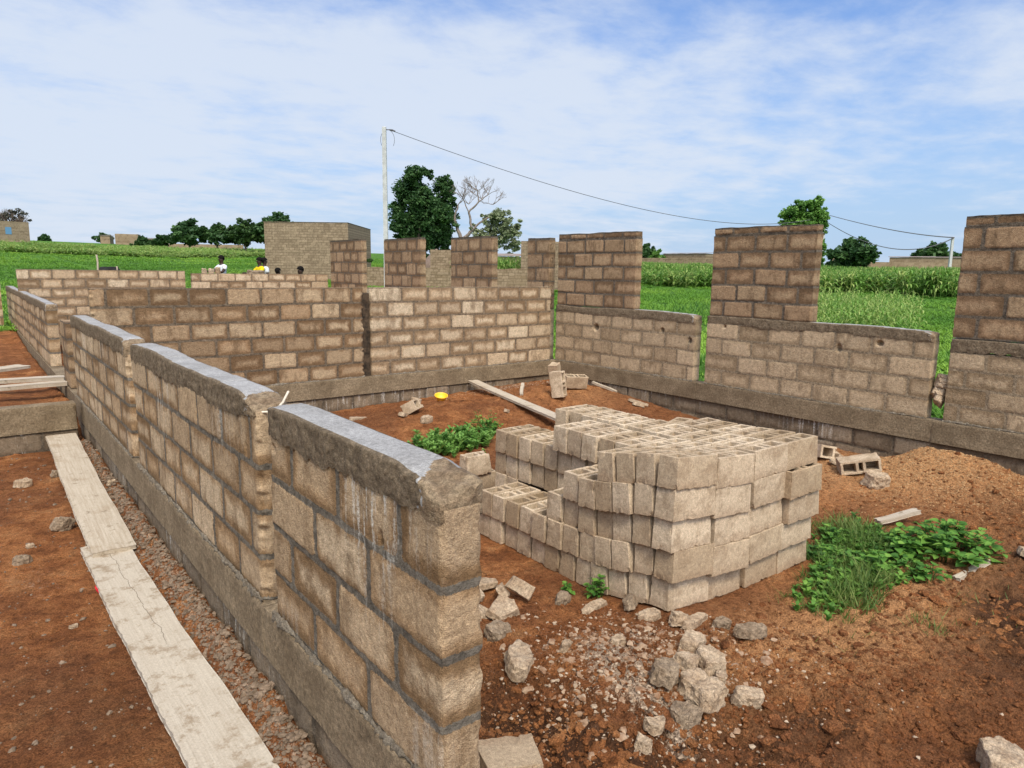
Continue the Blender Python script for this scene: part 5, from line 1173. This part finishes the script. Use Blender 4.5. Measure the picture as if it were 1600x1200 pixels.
# thatched hut
ht = tag(empty('thatched_hut', (34.1, 54.6, zgf(34.1, 54.6)-.3)), 'thatched hut with a pointed roof beside the mud house', 'hut', None, 'thing')
lathe('wall', [(0.01, 0), (1.55, 0), (1.55, 1.75), (1.4, 1.75)], M_mud, 24, ht)
lathe('thatch_roof', [(1.95, 1.42), (2.0, 1.48), (1.45, 2.1), (.85, 2.75), (.35, 3.25), (.08, 3.5), (.01, 3.52)], M_thatch, 30, ht); ht.scale = (.88, .88, .88)
for (lab, a, b, dp, h, sd_, rf) in (('long mud wall of the village between two piers', (115.0, 103.5), (119.0, 87.0), .5, 2.15, 71, None), ('house with flat pale roof behind the long village wall', (120.5, 100.5), (122.5, 91.0), 5, 3.0, 72, 'sheet'),
                          ('ochre mud house left of the wide dark tree', (147.9, 77.4), (150.9, 70.4), 5, 3.7, 73, None), ('low mud wall running behind the maize at right', (152.5, 71.5), (164.0, 56.0), .6, 1.9, 74, None),
                          ('mud house with pale sheet roof near the farthest pole', (176.0, 70.6), (180.0, 62.5), 5, 2.9, 75, 'sheet'), ('small house behind the low village wall', (163.0, 72.0), (166.5, 64.0), 5, 2.9, 76, 'sheet'),
                          ('broken mud wall at the left of the village row', (112.5, 109.0), (114.6, 104.5), .5, 2.9, 77, None), ('far house roof seen over the right maize', (185.0, 62.0), (187.0, 55.0), 5, 3.2, 78, 'sheet'),
                          ('grey walled house among the left skyline huts', (37.3, 238.0), (43.0, 236.0), 5, 3.2, 79, None), ('brown roofed hut on the left skyline', (44.5, 232.0), (49.0, 230.5), 4, 2.2, 80, 'sheet'),
                          ('long low wall on the left skyline behind the bushes', (46.0, 214.0), (64.0, 205.0), .6, 1.4, 81, None), ('farthest small hut at the left of the skyline row', (34.6, 246.0), (37.0, 245.0), 4, 2.4, 82, 'sheet')):
    house(lab, a, b, dp, h, sd_, M_mud, res=.35, group='village buildings on the skyline', roof=rf, ch=.5, sp=.9)

# ------------------------------------------------------------------ poles and cables
def pole(x, y, top, label, r=.085, sd_=1):
    z = zgf(x, y)-.3; root = tag(empty('light_pole', (x, y, z)), label, 'pole', 'concrete poles carrying the cable', 'thing'); h = top-z
    w0, w1 = r*1.15, r*.95
    V = [(sx*w*q, sy*w*.8*q, hz) for hz, w, q in ((0, w0, 1), (h-.02, w1, 1), (h, w1, .8)) for sx, sy in ((-1, -1), (1, -1), (1, 1), (-1, 1))]
    Q = [[i*4+j, i*4+(j+1) % 4, i*4+4+(j+1) % 4, i*4+4+j] for i in (0, 1) for j in range(4)]+[[8, 9, 10, 11]]
    o = mk('shaft', np.array(V), np.array(Q), M_pole, root, smooth=False); o.rotation_euler = (0, 0, -YAW)
    b = Buf(); v, q = tube([(0, 0, h-.12), tuple(RT*.22+np.array([0, 0, h-.12]))], [.025, .02], 6); b.add(v, q); br_ = b.build('bracket', M_wire, root); root['bracket_end'] = br_.name
    return root, Vector((x, y, top-.12))+Vector(RT*.22)
PA, a1 = pole(14.97, 28.14, 7.66, 'tall pale concrete pole in front of the dark tree', .088)
PB, a2 = pole(82.74, 44.63, 8.76, 'thin pale pole beside the drooping tree', .20)
PC, a3 = pole(129.66, 47.52, 8.13, 'farthest pale pole near the right edge', .19)
def cable(a, b, sg, r, label, n=40):
    P = [a.lerp(b, i/n)-Vector((0, 0, 4*sg*(i/n)*(1-i/n))) for i in range(n+1)]; o0 = P[0].copy()
    o = mk('cable', *tube([p-o0 for p in P], [r*(1+1.6*i/n) for i in range(n+1)], 5), M_wire, None); o.location = o0; tag(o, label, 'cable', None, 'thing')
cable(a1, a2, 2.2, .013, 'long sagging dark cable from the tall pole to the thin pole')
cable(a2+Vector((0, 0, .2)), a3, .5, .035, 'upper cable between the two village poles')
cable(a2-Vector((0, 0, .6)), a3, 2.6, .035, 'lower slack cable between the two village poles')
pts = [a1+Vector(RT*(.30*math.sin(t)-.08)*1.0)+Vector((0, 0, -.42+.42*math.cos(t))) for t in np.linspace(-2.6, 2.2, 26)]
o0 = pts[0].copy(); o = mk('cable_loop', *tube([p-o0 for p in pts], .009, 5), M_wire, None); o.location = o0; tag(o, 'thin loop of spare cable hanging at the tall pole top', 'cable', None, 'thing')
c_ = mk('cable_clamp', *tube([(0, 0, 0), tuple(RT*.12-np.array([0, 0, .02])), tuple(RT*.26-np.array([0, 0, .06]))], [.03, .045, .03], 6), M_wire, bpy.data.objects[PA['bracket_end']]); c_.location = a1-Vector(PA.location)

# ------------------------------------------------------------------ people behind the far wall
M_skin, t_, b_ = newmat('dark_skin', .55, .35); b_.inputs['Base Color'].default_value = (.045, .024, .015, 1)
M_hair, t_, b_ = newmat('black_hair', .9, .1); b_.inputs['Base Color'].default_value = (.010, .008, .007, 1)
def cloth(name, c):
    m_, t_, b_ = newmat(name, .9, .1); n = T(t_); f = n.noise(30, 4); n.col(b_, n.mix(f, c, tuple(q*.75 for q in c))); return m_
def skin_obj(name, nodes, edges, mat, parent, root=0):
    me = bpy.data.meshes.new(name); me.from_pydata([n[:3] for n in nodes], edges, []); o = link(name, me, mat, parent)
    md = o.modifiers.new('skin', 'SKIN'); md.use_smooth_shade = True
    for i, n in enumerate(nodes):
        sv = me.skin_vertices[0].data[i]; sv.radius = (n[3], n[4] if len(n) > 4 else n[3]); sv.use_root = (i == root)
    o.modifiers.new('sub', 'SUBSURF').render_levels = 2; return o
def person(label, x, y, zf, H, rz, shirt, armpose, seed, lean=0.):
    """standing figure, faces local -y; origin between the feet"""
    s = H/1.72; root = tag(empty('person', (x, y, zf), rz), label, 'person', None, 'thing')
    hd = (0+lean*.35, -.02-lean*.1)
    N_ = [(0, 0, .95, .135, .10), (0, 0, 1.12, .12, .09), (lean*.1, -.005, 1.30, .155, .10), (lean*.2, 0, 1.42, .10, .075), (lean*.28, -.01, 1.50, .048), (hd[0], hd[1], 1.585, .078, .085), (hd[0], hd[1], 1.665, .072, .085)]
    E_ = [(0, 1), (1, 2), (2, 3), (3, 4), (4, 5), (5, 6)]
    for sx in (-1, 1):
        b = len(N_); el, wr, hn = armpose[0 if sx < 0 else 1]
        N_ += [(sx*.17+lean*.2, 0, 1.39, .055), (el[0]*1.0, el[1], el[2], .042), (wr[0], wr[1], wr[2], .028), (hn[0], hn[1], hn[2], .034, .018)]; E_ += [(3, b), (b, b+1), (b+1, b+2), (b+2, b+3)]
        b = len(N_); N_ += [(sx*.095, 0, .86, .088), (sx*.10, -.01, .48, .058), (sx*.10, .02, .09, .038), (sx*.11, -.13, .03, .036, .022)]; E_ += [(0, b), (b, b+1), (b+1, b+2), (b+2, b+3)]
    sc = lambda L_: [tuple(q*s for q in n) for n in L_]
    skin_obj('body', sc(N_), E_, M_skin, root)
    T_ = [(0, 0, .90, .150, .115), (0, 0, 1.12, .135, .105), (lean*.1, -.005, 1.30, .170, .115), (lean*.2, 0, 1.415, .115, .088)]; TE = [(0, 1), (1, 2), (2, 3)]
    for sx in (-1, 1):
        el = armpose[0 if sx < 0 else 1][0]; b = len(T_); sh = (sx*.17+lean*.2, 0, 1.39); T_ += [sh+(.070,), tuple(sh[i]*.45+el[i]*.55 for i in range(3))+(.062,)]; TE += [(3, b), (b, b+1)]
    skin_obj('shirt', sc(T_), TE, shirt, root)
    skin_obj('trousers', sc([(0, 0, .93, .150, .115)]+[q for sx in (-1, 1) for q in ((sx*.095, 0, .84, .100), (sx*.10, -.01, .48, .072), (sx*.10, .02, .14, .058))]), [(0, 1), (1, 2), (2, 3), (0, 4), (4, 5), (5, 6)], cloth('trousers_%d' % seed, (.05, .055, .07)), root)
    bm = bmesh.new(); bmesh.ops.create_uvsphere(bm, u_segments=16, v_segments=10, radius=.1*s)
    bmesh.ops.delete(bm, geom=[v for v in bm.verts if v.co.z < -.01*s and v.co.y < .02*s], context='VERTS')
    for v in bm.verts: v.co = Vector((v.co.x*.93+hd[0]*s, v.co.y*1.06+(hd[1]+.012)*s, v.co.z*.98+1.655*s))
    me = bpy.data.meshes.new('hair'); bm.to_mesh(me); bm.free(); link('hair', me, M_hair, root)
    # nose and ears
    skin_obj('nose', sc([(hd[0], hd[1]-.085, 1.63, .012), (hd[0], hd[1]-.103, 1.60, .014)]), [(0, 1)], M_skin, root)
    return root
DOWN = (((-.24, .02, 1.14), (-.25, -.06, .92), (-.25, -.09, .84)), ((.24, .02, 1.14), (.25, -.06, .92), (.25, -.09, .84)))
FWD = (((-.25, -.18, 1.22), (-.2, -.42, 1.25), (-.18, -.50, 1.25)), ((.25, -.18, 1.22), (.2, -.42, 1.25), (.18, -.50, 1.25)))
person('person in a white shirt leaning on the blocks, leftmost behind the far wall', 6.5, 23.0, .22, 1.72, R(-70), cloth('white_shirt', (.78, .80, .84)), FWD, 1)
person('person in a yellow shirt stretching an arm over the brick heap', 7.45, 22.3, .16, 1.74, R(-80), cloth('yellow_shirt', (.85, .62, .02)), FWD, 2)
person('person in a pale shirt half hidden behind the yellow shirt', 7.78, 22.9, .14, 1.76, R(100), cloth('pale_shirt', (.70, .74, .76)), DOWN, 3)
person('person whose hair top only shows over the far wall', 8.0, 22.3, -.16, 1.74, R(120), cloth('brown_shirt', (.2, .1, .06)), DOWN, 4)
person('person with only the head showing, rightmost behind the far wall', 8.52, 21.7, -.28, 1.95*.98, R(-60), cloth('dark_shirt', (.1, .1, .12)), DOWN, 5)
